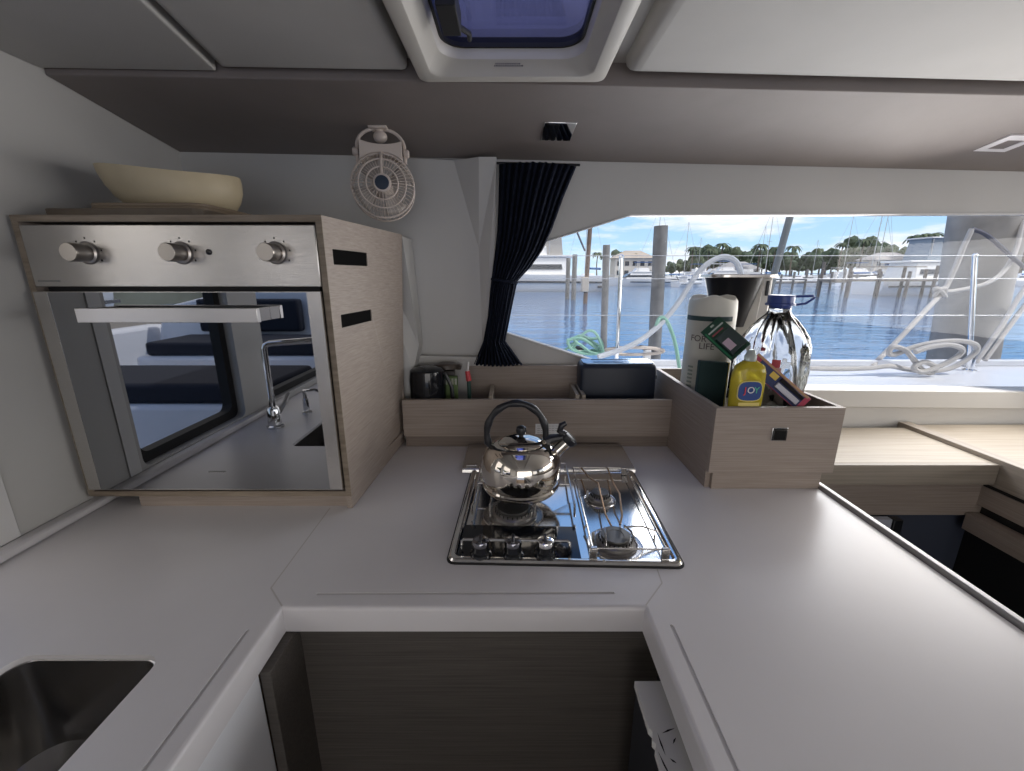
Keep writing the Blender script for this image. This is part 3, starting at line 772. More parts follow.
wh = MB().tube([sp1 - d * .002, sp1 + d * .004, sp1 + d * .014, sp1 + d * .018], [.017, .0205, .021, .014], 18).build('whistle', M_black, kt)
MB().tube([sp1 + d * .01 + Vector((-.012, 0, .012)), (kb.x + .094, kb.y, kb.z + .150), (kb.x + .098, kb.y, kb.z + .164), (kb.x + .109, kb.y, kb.z + .170)], [.009, .0085, .008, .006], 10).build('trigger', M_black, wh)
MB().tube([(kb.x + .060, kb.y, kb.z + .124), (kb.x + .078, kb.y, kb.z + .130), (kb.x + .102, kb.y, kb.z + .134)], [.014, .011, .008], 10).build('lever_arm', M_black, wh)

# ================================================================== LARGE WOODEN BOX (RIGHT OF THE HOB)
bxo = thing('storage_box', 'open light oak box full of kitchen goods at the right of the hob', 'box', (0.69, 1.26, DECK))
FX0, FX1, FZ0, FZ1, FY = 0.524, 0.856, -0.511, -0.329, 1.025
fpn = MB().box(FX0, FX1, FY, FY + .014, FZ0, FZ1).build('front_panel', M_oak_x, bxo, bevel=.001)
MB().box(FX0, FX0 + .014, FY + .014, 1.50, DECK, FZ1).build('side_panel', M_oak_y, bxo, bevel=.001)
MB().box(FX1 - .013, FX1, FY + .014, 1.50, FZ0, FZ1).build('side_panel', M_oak_y, bxo, bevel=.001)
MB().box(FX0 + .014, FX1 - .013, 1.488, 1.50, FZ0, FZ1).build('back_panel', M_oak_x, bxo, bevel=.001)
MB().box(FX0 + .014, FX1 - .013, FY + .014, 1.488, -0.410, -0.400).build('base_panel', M_oak_shelf, bxo)
MB().box(FX0 + .014, FX1 - .026, FY + .004, 1.48, DECK, FZ0).build('plinth', M_oak_x, bxo, bevel=.001)
c = PY(779, 434, FY)
pl = MB().box(c.x - .020, c.x + .020, FY - .003, FY, c.z - .018, c.z + .018).build('latch', M_chrome, bxo, bevel=.001)
MB().box(c.x - .016, c.x + .016, FY - .0045, FY - .003, c.z - .015, c.z + .011).build('latch_button', mat('latch_dark', (.06, .06, .06), .2, .8), pl, bevel=.001)
BF = -0.400      # inside floor of the box

# paper towel roll
pr = thing('paper_towel_roll', 'wrapped white paper towel roll with dark band standing in the box', 'paper towel', (0.613, 1.303, BF))
M_wrap = mat('paper_wrap', (.66, .64, .56), .5, bump=.3, bscale=25, trans=0)
mb = MB(); rings = []
for i, (r, z) in enumerate(((.03, 0), (.064, .001), (.069, .006), (.0695, .10), (.069, .20), (.0695, .30), (.068, .325), (.062, .334), (.045, .337), (.02, .333))):
    rings.append([(0.613 + r * (1 + .012 * sin(5 * a_ + i)) * cos(a_), 1.303 + r * sin(a_), BF + z + (.006 * sin(3 * a_ + 1.2) if i > 5 else 0)) for a_ in [2 * pi * j / 40 for j in range(40)]])
mb.loft(rings); mb.build('roll', M_wrap, pr)
def curved(px0, px1, z0, z1, cx, cy, R, m, name, parent, n=12):
    mb = MB(); rows = []
    for z in (z0, z1):
        rows.append([(cx + R * cos(a_), cy + R * sin(a_), z) for a_ in [px0 + (px1 - px0) * j / n for j in range(n + 1)]])
    mb.sheet(rows); return mb.build(name, m, parent)
A0 = math.atan2(-1.303, -0.613)     # direction from roll to camera
curved(A0 - 1.25, A0 + 0.95, BF + .268, BF + .282, .613, 1.303, .0705, mat('band_green_black', (.02, .05, .05), .5), 'band', pr)
def wrap_text(body, cx, cy, R, ang, z, size, m, parent, name):
    o = text(name, body, size, m, parent, Matrix.Identity(4), extrude=.0002)
    org = ORG[parent.name]
    for v in o.data.vertices:
        p = v.co + org
        a = ang + p.x / R
        rr = R + p.z
        v.co = Vector((cx + rr * cos(a), cy + rr * sin(a), z + p.y)) - org
    return o
M_txt = mat('print_taupe', (.12, .09, .08), .6)
wrap_text('FOR', .613, 1.303, .0712, A0 - .42, BF + .215, .026, M_txt, pr, 'lettering')
wrap_text('LIFE', .613, 1.303, .0712, A0 - .05, BF + .193, .026, M_txt, pr, 'lettering')
mk = MB()
for k in range(5):
    for q in range(8):
        z = BF + .04 + q * .012; a_ = A0 - .75 + k * .05
        mk.add([(0.613 + .0708 * cos(a_ + dd), 1.303 + .0708 * sin(a_ + dd), z + zz) for dd, zz in ((0, 0), (.035, 0), (.035, .006), (0, .006))], [(0, 1, 2, 3)])
mk.build('small_print', mat('print_green_grey', (.2, .26, .2), .6), pr)

# coffee maker
cm = thing('coffee_maker', 'black and steel coffee maker at the back of the wooden box', 'coffee maker', (.745, 1.42, BF))
TZ = PY(740, 275, 1.42).z
mb = MB(); rings = []
for z, r, k in ((TZ - .165, .050, 0), (TZ - .12, .060, 0), (TZ - .06, .077, 0), (TZ - .012, .090, 0), (TZ - .008, .092, 0)):
    rings.append([(.722 + r * cos(a_), 1.41 + r * .72 * sin(a_), z) for a_ in [2 * pi * j / 36 for j in range(36)]])
mb.loft(rings); mb.build('filter_basket', mat('basket_black', (.006, .006, .008), .4, spec=.25), cm)
mb = MB(); mb.prism(rrect(.624, .842, 1.338, 1.486, .05), [], ident, TZ - .008, TZ + .002); mb.build('lid', M_satin, cm, bevel=.003)
mb = MB(); mb.hexa([(.772, 1.39, BF), (.838, 1.39, BF), (.838, 1.485, BF), (.772, 1.485, BF), (.802, 1.39, TZ - .008), (.838, 1.39, TZ - .008), (.838, 1.485, TZ - .008), (.802, 1.485, TZ - .008)])
mb.build('column', mat('appliance_silver', (.55, .53, .5), .35, .4), cm, bevel=.004)
mb = MB(); mb.hexa([(.735, 1.392, TZ - .20), (.80, 1.388, TZ - .20), (.80, 1.48, TZ - .20), (.735, 1.48, TZ - .20), (.800, 1.392, TZ - .02), (.812, 1.388, TZ - .02), (.812, 1.48, TZ - .02), (.800, 1.48, TZ - .02)])
mb.build('front_cheek', mat('appliance_cream', (.6, .57, .52), .4), cm, bevel=.004)
MB().box(.818, .829, 1.386, 1.39, TZ - .065, TZ - .018).build('water_gauge', M_blkgloss, cm, bevel=.003)
mb = MB(); mb.box(.66, .838, 1.352, 1.485, BF, BF + .03); mb.build('base', M_black, cm, bevel=.006)
MB().lathe([(0, .03), (.05, .03), (.062, .05), (.066, .09), (.056, .14), (.045, .165), (.045, .175), (0, .175)], (.722, 1.415, BF), 32).build('carafe', M_blkgloss, cm)

# water jug
jc = Vector((.728, 1.158, BF))
jg = thing('water_jug', 'large clear plastic water jug with a blue cap and carry ring', 'water jug', jc)
M_pet = mat('clear_bottle', (.70, .75, .80), .03, trans=1.0, ior=1.33, bump=.5, bscale=18)
mb = MB(); rings = []
for z, r, amp in ((0, .05, 0), (.002, .075, 0), (.012, .082, .0), (.05, .084, .002), (.07, .082, .002), (.09, .085, .003), (.12, .087, .005), (.15, .088, .007), (.18, .087, .008), (.21, .083, .008), (.235, .075, .007), (.26, .061, .005), (.28, .046, .003), (.295, .033, .001), (.305, .027, 0), (.32, .026, 0)):
    rings.append([(jc.x + (r + amp * sin(9 * a_ + z * 22)) * cos(a_), jc.y + (r + amp * sin(9 * a_ + z * 22)) * sin(a_), BF + z) for a_ in [2 * pi * j / 72 for j in range(72)]])
mb.loft(rings); jb = mb.build('bottle', M_pet, jg)
M_cap = mat('blue_cap', (.03, .06, .25), .35)
ctop = PY(770, 295, 1.158).z
jz = ctop - BF
MB().lathe([(.0, jz), (.030, jz), (.032, jz - .003), (.032, jz - .020), (.036, jz - .022), (.036, jz - .027), (.028, jz - .027), (.026, jz - .036), (.0, jz - .036)], jc, 36).build('cap', M_cap, jg)
MB().tube([(jc.x + .030, jc.y - .004, ctop - .004), (jc.x + .078, jc.y - .01, ctop - .002), (jc.x + .084, jc.y - .01, ctop - .006), (jc.x + .060, jc.y - .012, ctop - .022), (jc.x + .030, jc.y - .008, ctop - .026)], .0032, 8).build('carry_ring', M_cap, jg)
aJ = math.atan2(-jc.y, -jc.x)
curved(aJ + .02, aJ + .24, BF + .165, BF + .186, jc.x, jc.y, .0905, mat('red_label', (.5, .06, .07), .5), 'label', jg)
curved(aJ - .02, aJ + .28, BF + .115, BF + .165, jc.x, jc.y, .0905, mat('pink_label', (.6, .33, .28), .5), 'label_band', jg)

# folded scouring pad, dark green
sp_ = thing('scouring_pad', 'dark green rectangular scouring pad standing in the box corner', 'scouring pad', (.585, 1.185, BF))
a = PY(700.5, 361, 1.175); b = PY(729, 363, 1.168)
mb = MB(); mb.hexa([(a.x, 1.175, BF), (b.x, 1.168, BF), (b.x, 1.186, BF), (a.x, 1.193, BF), (a.x, 1.175, a.z), (b.x, 1.168, b.z), (b.x, 1.186, b.z), (a.x, 1.193, a.z)])
mb.build('pad', mat('pad_green', (.012, .035, .035), .8, bump=.6, bscale=300), sp_, bevel=.002)
mb = MB(); mb.hexa([(b.x + .0005, 1.168, BF), (b.x + .003, 1.168, BF), (b.x + .003, 1.186, BF), (b.x + .0005, 1.186, BF), (b.x + .0005, 1.168, b.z), (b.x + .003, 1.168, b.z), (b.x + .003, 1.186, b.z), (b.x + .0005, 1.186, b.z)])
mb.build('edge', mat('pad_yellow', (.5, .4, .08), .7), sp_)

# dish soap bottle
sc_ = PY(745, 400, 1.058)
so = thing('dish_soap_bottle', 'yellow dish soap bottle with a blue oval label behind the box front', 'soap bottle', (sc_.x, 1.058, BF))
M_soap = mat('yellow_soap', (.72, .58, .05), .12, trans=.45, ior=1.3)
zt = PY(745, 362, 1.058).z
def oval(cx, cy, rx_, ry_, z, n=28, p=2.6):
    out = []
    for j in range(n):
        a_ = 2 * pi * j / n; ca, sa = cos(a_), sin(a_)
        out.append((cx + rx_ * math.copysign(abs(ca) ** (2 / p), ca), cy + ry_ * math.copysign(abs(sa) ** (2 / p), sa), z))
    return out
mb = MB(); hh = zt - BF
mb.loft([oval(sc_.x, 1.058, rx_, ry_, BF + z) for z, rx_, ry_ in ((0, .034, .014), (.004, .040, .0165), (hh * .3, .042, .0175), (hh * .55, .043, .018), (hh * .68, .0435, .018), (hh * .86, .0425, .0175), (hh * .95, .037, .016), (hh, .022, .013), (hh + .006, .0125, .0125))])
sb = mb.build('bottle', M_soap, so)
MB().lathe([(0.0, 0), (.0145, 0), (.0145, .012), (.012, .016), (.010, .024), (.006, .028), (0, .028)], (sc_.x - .002, 1.058, zt + .004), 24).build('cap', mat('frosted_cap', (.6, .66, .62), .3, trans=.4), so)
lz = PY(745, 391, 1.040).z
M_lb = mat('label_blue', (.035, .075, .25), .4); M_ly = mat('label_yellow', (.75, .62, .2), .45)
def labelpoly(w, h, dz, yy, m, name):
    mb = MB(); n = 30; P = []
    for j in range(n):
        a_ = 2 * pi * j / n
        x_ = w * math.copysign(abs(cos(a_)) ** .62, cos(a_)); z_ = h * (math.copysign(abs(sin(a_)) ** .7, sin(a_)) if sin(a_) > 0 else -abs(sin(a_)) ** .45)
        P.append((sc_.x - .001 + x_, yy + .0035 * (x_ / .03) ** 2, lz + z_ + dz))
    mb.add(P, [tuple(range(n))]); return mb.build(name, m, so, recalc=False)
labelpoly(.0325, .0275, 0, 1.0372, M_ly, 'label_edge'); labelpoly(.0300, .0250, 0, 1.0366, M_lb, 'label')
for ch, dx_, m_ in (('J', -.0150, mat('letter_red', (.75, .08, .08), .5)), ('O', -.0005, mat('letter_white', (.8, .8, .8), .5)), ('Y', .0140, mat('letter_green', (.1, .5, .3), .5))):
    text('lettering', ch, .024, m_, so, Matrix.Translation((sc_.x + dx_, 1.0364, lz + .002)) @ FACE_CAM, extrude=.0004)
mb = MB(); mb.box(sc_.x - .027, sc_.x + .027, 1.0385, 1.0392, lz - .040, lz - .031); mb.build('label_strip', M_ly, so)

# carded green package leaning on the roll
def card(name, label, cat, corners, thick, mats, base):
    t = thing(name, label, cat, base)
    c = [Vector(x) for x in corners]
    n = (c[1] - c[0]).cross(c[3] - c[0]).normalized()
    if n.y > 0: n = -n
    return t, c, n
g = [PY(700.5, 332.5, 1.19), PY(719, 316.5, 1.21), PY(749, 342, 1.13), PY(733, 366, 1.105)]
g[2] = PY(751, 344, 1.12); g[3] = g[0] + (g[2] - g[1])
gz = min(p.z for p in g)
t, c, n = card('carded_package', 'dark green carded package leaning diagonally against the paper towel roll', 'package', g, .004, None, (c.x, 1.15, gz))
def cardbox(c, n, u0, u1, v0, v1, h0, h1, m, name, parent):
    U = c[1] - c[0]; V = c[3] - c[0]
    def P(u, v, h): return tuple(c[0] + U * u + V * v + n * h)
    mb = MB(); mb.hexa([P(u0, v0, h0), P(u1, v0, h0), P(u1, v1, h0), P(u0, v1, h0), P(u0, v0, h1), P(u1, v0, h1), P(u1, v1, h1), P(u0, v1, h1)])
    return mb.build(name, m, parent, bevel=.0006)
M_cg = mat('card_green', (.012, .06, .035), .35)
cardbox(c, n, 0, 1, 0, 1, -.001, .0015, M_cg, 'card', t)
cardbox(c, n, .42, .58, .05, .10, .0013, .0018, mat('card_hole', (.4, .45, .4), .6), 'hang_hole', t)
cardbox(c, n, .04, .10, .12, .95, .0013, .0018, mat('card_bright_green', (.03, .22, .09), .5), 'stripe', t)
cardbox(c, n, .15, .9, .16, .20, .0013, .0018, mat('card_text_white', (.5, .55, .52), .5), 'lettering', t)
cardbox(c, n, .2, .75, .26, .30, .0013, .0018, mat('card_text_red', (.35, .08, .1), .5), 'lettering', t)
bl_ = cardbox(c, n, .14, .88, .40, .93, .0015, .012, mat('blister', (.03, .05, .05), .1), 'blister', t)
cardbox(c, n, .18, .50, .58, .84, .012, .0135, mat('blister_pink', (.55, .42, .5), .3), 'content', bl_)

# battery-type pack leaning at the right
r4 = [PY(759, 353, 1.062), PY(811, 399, 1.052), PY(790, 412, 1.044), PY(741, 372, 1.050)]
r4[2] = r4[1] + (PY(762, 384, 1.053) - PY(759, 353, 1.062)) ; r4[3] = PY(762, 384, 1.053)
c = [r4[0], r4[3], r4[2], r4[1]]      # u across, v along
U = Vector((-(r4[1] - r4[0]).z, 0, (r4[1] - r4[0]).x)).normalized() * -.045
V = (r4[1] - r4[0]); c = [r4[0], r4[0] + U, r4[0] + U + V, r4[0] + V]
t = thing('blister_pack', 'navy, red and gold blister pack leaning at the box front right of the soap', 'package', (c[0].x, 1.055, min(p.z for p in c)))
n = Vector((0, -1, 0))
cardbox(c, n, 0, 1, 0, 1, -.001, .001, mat('pack_red', (.38, .04, .08), .4), 'card', t)
cardbox(c, n, .03, .14, .0, .96, .0009, .0016, mat('pack_gold', (.42, .27, .12), .4), 'gold_edge', t)
cardbox(c, n, .16, .97, .10, .92, .0009, .0016, mat('pack_navy', (.02, .03, .10), .35), 'navy_print', t)
bl_ = cardbox(c, n, .52, .82, .48, .88, .0016, .006, mat('pack_silver', (.55, .55, .6), .3, .3), 'silver_cell', t)
cardbox(c, n, .20, .42, .48, .90, .0016, .006, M_blkgloss, 'black_cell', t)
cardbox(c, n, .22, .55, .32, .44, .0016, .0022, mat('pack_yellow', (.65, .45, .08), .4), 'yellow_mark', t)
cardbox(c, n, .55, .8, .14, .28, .0016, .0022, mat('pack_lightblue', (.25, .3, .5), .4), 'round_mark', t)

# ================================================================== TOASTER
tx0 = PY(580.5, 380, 1.385).x; tx1 = PY(657, 380, 1.385).x; tz = PY(620, 364.5, 1.385).z
TB = DECK + .053
ts = thing('toaster', 'dark navy two-slot toaster with pale blue top in the rack behind the hob', 'toaster', ((tx0 + tx1) / 2, 1.43, TB))
def tring(x, ins):
    return [(x, p[0], p[1]) for p in rrect(1.385 + ins, 1.484 - ins, TB + .012 + ins, tz - ins, .018, 5)]
mb = MB(); mb.loft([tring(tx0 + .002, .008), tring(tx0 + .006, .003), tring(tx0 + .016, 0), tring(tx1 - .016, 0), tring(tx1 - .006, .003), tring(tx1 - .002, .008)])
mb.build('body', M_toast, ts)
mb = MB(); sl_ = [rrect(tx0 + .045, tx1 - .045, 1.405, 1.420, .005), rrect(tx0 + .045, tx1 - .045, 1.445, 1.460, .005)]
mb.prism(rrect(tx0 + .010, tx1 - .010, 1.396, 1.474, .014), sl_, ident, tz - .001, tz + .003)
mb.build('top_plate', M_toastm, ts, bevel=.001)
mb = MB()
for s_ in sl_: mb.prism(offset(s_, .0005), [], ident, tz - .0005, tz + .0006)
mb.build('bread_slot', M_blackm, ts)
for x in (tx0 + .03, tx1 - .03):
    for y in (1.40, 1.468): MB().lathe([(0, 0), (.009, 0), (.009, .013), (0, .013)], (x, y, TB), 12).build('foot', M_black, ts)
MB().box(tx1 - .004, tx1 + .012, 1.42, 1.45, tz - .06, tz - .045).build('lever', M_black, ts, bevel=.003)

# ================================================================== THINGS IN THE RACK'S LEFT END
jx = PY(429, 383, 1.385)
jug = thing('thermos_mug', 'squat black and steel insulated mug with handle in the rack corner', 'mug', (jx.x - .005, 1.39, TB))
jzt = PY(424, 372, 1.36).z - TB
MB().lathe([(0, 0), (.052, 0), (.055, .004), (.055, jzt * .45), (.0, jzt * .45)], (jx.x - .005, 1.392, TB), 32).build('base', mat('mug_tan_steel', (.42, .36, .32), .3, .7), jug)
MB().lathe([(.056, jzt * .42), (.061, jzt * .55), (.062, jzt * .85), (.058, jzt), (.048, jzt + .008), (.015, jzt + .012), (0, jzt + .012)], (jx.x - .005, 1.392, TB), 32).build('top', M_blkgloss, jug)
mx = jx.x + .035
MB().tube([(mx - .004, 1.385, TB + jzt * .9), (mx + .022, 1.38, TB + jzt * .95), (mx + .043, 1.375, TB + jzt * .72), (mx + .047, 1.374, TB + jzt * .4), (mx + .042, 1.376, TB + jzt * .1), (mx + .008, 1.386, TB + .02)], .0065, 10).build('handle', M_black, jug)
px_ = PY(449, 366, 1.46)
pn = thing('saucepan_lid', 'dark round lid lying tilted behind the mug in the rack', 'lid', (px_.x, 1.455, TB))
Mt = Matrix.Rotation(radians(-12), 4, 'X')
MB().lathe([(0, .0), (.048, .0), (.050, .012), (.047, .018), (.025, .026), (.0, .028)], (px_.x - .005, 1.455, px_.z - .012), 32, M=Mt).build('disc', mat('lid_brown', (.07, .055, .045), .35), pn)
MB().box(px_.x - .03, px_.x + .02, 1.435, 1.47, TB, px_.z - .014).build('tin', mat('tin_dark', (.10, .09, .085), .5), pn)
gp = PY(452, 390, 1.43); gk = thing('tea_packet', 'small green and white checked packet behind the mug handle', 'packet', (gp.x, 1.42, TB))
MB().box(gp.x - .024, gp.x + .022, 1.412, 1.430, TB, PY(452, 376, 1.42).z).build('packet', mat('packet_green', (.13, .2, .07), .5), gk, bevel=.002)
mk = MB()
for i in range(4): mk.box(gp.x - .020 + i * .011, gp.x - .013 + i * .011, 1.4112, 1.412, PY(452, 384, 1.42).z, PY(452, 378, 1.42).z)
mk.build('print', mat('packet_white', (.5, .5, .42), .5), gk)
bp_ = PY(468.5, 380, 1.40)
br = thing('lighter_stick', 'slim red gas lighter with white tip standing in the rack', 'lighter', (bp_.x, 1.40, TB))
MB().tube([(bp_.x + .002, 1.40, TB), (bp_.x + .001, 1.40, bp_.z - .002)], [.007, .007], 10).build('grip', mat('lighter_dark', (.02, .06, .05), .4), br)
MB().tube([(bp_.x + .001, 1.40, bp_.z - .002), (bp_.x - .003, 1.40, PY(468, 371, 1.40).z)], [.009, .008], 10).build('trigger_body', mat('lighter_red', (.55, .05, .06), .35), br)
MB().tube([(bp_.x - .002, 1.40, PY(468, 371, 1.40).z), (bp_.x + .001, 1.40, PY(469, 362, 1.40).z)], [.004, .003], 10).build('tip', M_white, br)

# ================================================================== FAN UNDER THE SOFFIT
fc = PY(383, 186, 1.30)
fan = thing('fan', 'small ivory plastic clip fan with blue hub hanging under the soffit', 'fan', fc)
Rf = .086
FM = Matrix.Translation(fc) @ Matrix.Rotation(radians(12), 4, 'Z') @ Matrix.Rotation(radians(-6), 4, 'X')
def ring(mb, R, y, r, zc_=0):
    mb.tube([(R * cos(2 * pi * j / 48), y, zc_ + R * sin(2 * pi * j / 48)) for j in range(48)], r, 6, closed=True, M=FM)
mb = MB()
prf = [(Rf, 0), (Rf * .93, -.014), (Rf * .75, -.022), (Rf * .5, -.027), (Rf * .24, -.029)]
for R_, y_ in ((Rf, 0), (Rf * .75, -.022), (Rf * .5, -.027)): ring(mb, R_, y_, .0022 if R_ < Rf else .003)
for k in range(48):
    a_ = 2 * pi * k / 48
    seg = prf if k % 12 == 2 else prf[:4] if k % 2 else prf
    mb.tube([(R_ * cos(a_), y_, R_ * sin(a_)) for R_, y_ in seg], .0008 if k % 12 else .0013, 5, M=FM)
mb.build('front_grille', M_fan, fan)
mb = MB()
mb.tube([(0, -.001, Rf), (0, -.022, Rf * .75), (0, -.029, Rf * .28)], [.005, .005, .004], 8, M=FM)
mb.build('grille_strut', M_fan, fan)
HB = FM @ Matrix.Rotation(pi / 2, 4, 'X')
mb = MB(); mb.lathe([(.0, .024), (.024, .024), (.0255, .028), (.0235, .032), (.020, .033), (0, .033)], (0, 0, 0), 32, M=HB)
hub = mb.build('grille_hub', M_fan, fan)
MB().lathe([(.0, .0325), (.0195, .0325), (.018, .0355), (0, .037)], (0, 0, 0), 32, M=HB).build('hub_badge', M_fanblue, hub)
mb = MB(); ring(mb, Rf, .040, .003); ring(mb, Rf * .7, .046, .0012); ring(mb, Rf * .45, .048, .0012)
for k in range(40):
    a_ = 2 * pi * k / 40
    mb.tube([(Rf * cos(a_), .0, Rf * sin(a_)), (Rf * 1.0 * cos(a_), .040, Rf * sin(a_)), (Rf * .7 * cos(a_), .046, Rf * .7 * sin(a_)), (Rf * .3 * cos(a_), .049, Rf * .3 * sin(a_))], .0009, 5, M=FM)
mb.build('rear_grille', M_fan, fan)
for k in range(4):
    a0_ = pi / 2 * k + .4; rows = []
    for i in range(6):
        r_ = .018 + (.078 - .018) * i / 5
        rows.append([(r_ * cos(a0_ + w), .012 + .018 * (w / .9), r_ * sin(a0_ + w)) for w in [(-.35 + .9 * j / 6) * (1 - .0 * i) for j in range(7)]])
    mb = MB(); mb.sheet(rows, M=FM); o = mb.build('blade', mat('blade_ivory', (.42, .38, .34), .4), fan, recalc=False)
    s2 = o.modifiers.new('thick', 'SOLIDIFY'); s2.thickness = .0015
MB().lathe([(0, -.07), (.020, -.07), (.026, -.06), (.027, -.02), (.018, .0), (.016, .012), (0, .012)], (0, 0, 0), 28, M=HB).build('motor', M_fan, fan)
# yoke housing above the cage
zt_ = Rf
mb = MB(); rows = []
for i in range(13):
    x = -.058 + .116 * i / 12
    top = .034 - .010 * (1 - (x / .058) ** 2) + .000; bot = sqrt(max(0, (Rf + .003) ** 2 - x * x)) - Rf
    rows.append([(x, -.006, zt_ + bot), (x, .040, zt_ + bot), (x, .040, zt_ + top), (x, -.006, zt_ + top)])
mb.loft([[tuple(FM @ Vector(p)) for p in r] for r in rows]); mb.build('yoke_housing', M_fan, fan, bevel=.002)
arch = []
for i in range(17):
    a_ = pi * i / 16; arch.append((.066 * cos(a_), .017, zt_ + .014 + .058 * sin(a_) ** .8))
mb = MB(); mb.tube([(.066, .017, zt_ - .02)] + arch + [(-.066, .017, zt_ - .02)], .0048, 8, M=FM); mb.build('yoke_arch', M_fan, fan)
for sx in (-1, 1):
    mb = MB(); mb.lathe([(0, 0), (.010, 0), (.0115, .003), (.0115, .012), (.008, .016), (0, .016)], (0, 0, 0), 14, M=FM @ Matrix.Translation((.062 * sx, .017, zt_ + .008)) @ Matrix.Rotation(pi / 2 * sx, 4, 'Y')); mb.build('yoke_knob', M_fan, fan)
tp = FM @ Vector((0, .017, zt_ + .050))
mb = MB(); mb.ball(tuple(tp), .017, 18, sc=(1.15, 1, .95)); mb.tube([tp, tp + Vector((-.004, .004, .03))], [.010, .012], 12)
mb.build('mount', M_fan, fan)
mb = MB(); mb.box(tp.x - .028, tp.x + .024, tp.y - .02, tp.y + .03, tp.z + .018, tp.z + .026); mb.build('clip', M_fan, fan, bevel=.003)

# ================================================================== CURTAIN
Lf = [(499, 164), (498.5, 200), (497, 232), (495, 252), (492.6, 271), (490, 292), (487.6, 318), (483, 342), (474, 364)]
Rt = [(576, 166), (563, 197), (552, 228), (542, 250), (530, 267), (517, 281), (511, 310), (505, 341), (522, 364)]
cur = thing('curtain', 'dark navy pleated curtain tied back at the left of the window', 'curtain', (PY(497, 364, 1.49).x, 1.49, PY(497, 364, 1.49).z))
def crow(k, t, sub=1):
    l = Vector(Lf[k]).lerp(Vector(Lf[min(k + 1, 8)]), t); r = Vector(Rt[k]).lerp(Vector(Rt[min(k + 1, 8)]), t)
    s = k + t; amp = .011 if s < 3 else max(.006, .014 - .004 * (s - 3)) if s < 6 else .008 + .006 * (s - 6)
    row = []
    for j in range(97):
        u = j / 96; q = l.lerp(r, u)
        ph = u * pi * 2 * 12 + .5 * sin(s * 1.3)
        p = PY(q.x, q.y, 1.488)
        bulge = -.035 * sin(pi * u) * (1 if s < 4.5 else .8)
        row.append((p.x, 1.488 + bulge + amp * sin(ph) + .004 * sin(u * 41 + s), p.z + (0 if s > .1 else .004 * sin(ph))))
    return row
rows = [crow(k, t) for k in range(8) for t in (0, .25, .5, .75)] + [crow(7, 1.0)]
mb = MB(); mb.sheet(rows); o = mb.build('fabric', M_navy, cur, recalc=False); s2 = o.modifiers.new('thick', 'SOLIDIFY'); s2.thickness = .002
p0, p1 = PY(488.5, 281, 1.46), PY(520, 281, 1.46); m0 = (p0 + p1) / 2; w = (p1.x - p0.x) / 2
mb = MB(); mb.tube([(m0.x + w * .78 * cos(a_), 1.466 + .034 * sin(a_), m0.z - .006 * cos(a_)) for a_ in [2 * pi * j / 28 for j in range(28)]], .005, 8, closed=True)
mb.build('tie_band', M_navy, cur)
p0, p1 = PY(495, 163, 1.49), PY(580, 165, 1.49)
mb = MB(); mb.tube([p0, p1], .004, 8); mb.build('rail', M_black, cur)

# ================================================================== CEILING HATCH, SOFFIT LATCH, DOWNLIGHT
ht = thing('roof_hatch', 'white framed roof hatch with dark blue tinted pane in the ceiling', 'hatch', (0, .83, .43))
mb = MB(); rings = []
def hr_(ins, z, r): return [(p[0], p[1], z) for p in rrect(-.212 + ins, .212 - ins, .54 + ins, 1.118 - ins, r)]
for ins, z, r in ((0, .484, .022), (0, .434, .022), (.0025, .4305, .021), (.005, .4295, .02), (.030, .4285, .035), (.033, .4295, .036), (.036, .434, .038), (.050, .447, .045), (.058, .452, .05), (.062, .462, .05), (.064, .478, .05)):
    rings.append(hr_(ins, z, r))
mb.loft(rings, caps=False); mb.build('frame', mat('hatch_cream', (.52, .50, .46), .4), ht)
mb = MB(); mb.prism([(p[0], p[1]) for p in hr_(.058, 0, .05)], [[(p[0], p[1]) for p in hr_(.069, 0, .045)]], ident, .470, .488); mb.build('seal', M_seal, ht)
M_hg = pane_mat('hatch_blue_acrylic', (0.52, 0.56, 0.86), .08)
mb = MB(); mb.prism([(p[0], p[1]) for p in hr_(.063, 0, .045)], [], ident, .478, .486); mb.build('pane', M_hg, ht)
hp_ = PZ(452, 20, .44)
mb = MB(); mb.box(hp_.x - .022, hp_.x + .012, hp_.y - .05, hp_.y + .045, .436, .474); mb.tube([(hp_.x - .0, hp_.y + .03, .45), (hp_.x + .022, hp_.y + .09, .462), (hp_.x + .02, hp_.y + .125, .468)], .0055, 8)
mb.build('latch_handle', M_blackm, ht, bevel=.003)
hq = PZ(508, 59, .447)
mk = MB(); rnd = random.Random(2)
for r_ in range(2):
    x = -.027 - .003 * r_
    while x < .027 + .003 * r_:
        w_ = rnd.choice((.0026, .0034, .0042)); zf = .4445 - .0
        yy = hq.y - .004 + r_ * .009
        mk.box(hq.x + x, hq.x + x + w_, yy, yy + .0055, .4375, .4380); x += w_ + .0012
mk.build('warning_print', mat('hatch_print', (.08, .07, .10), .6), ht)

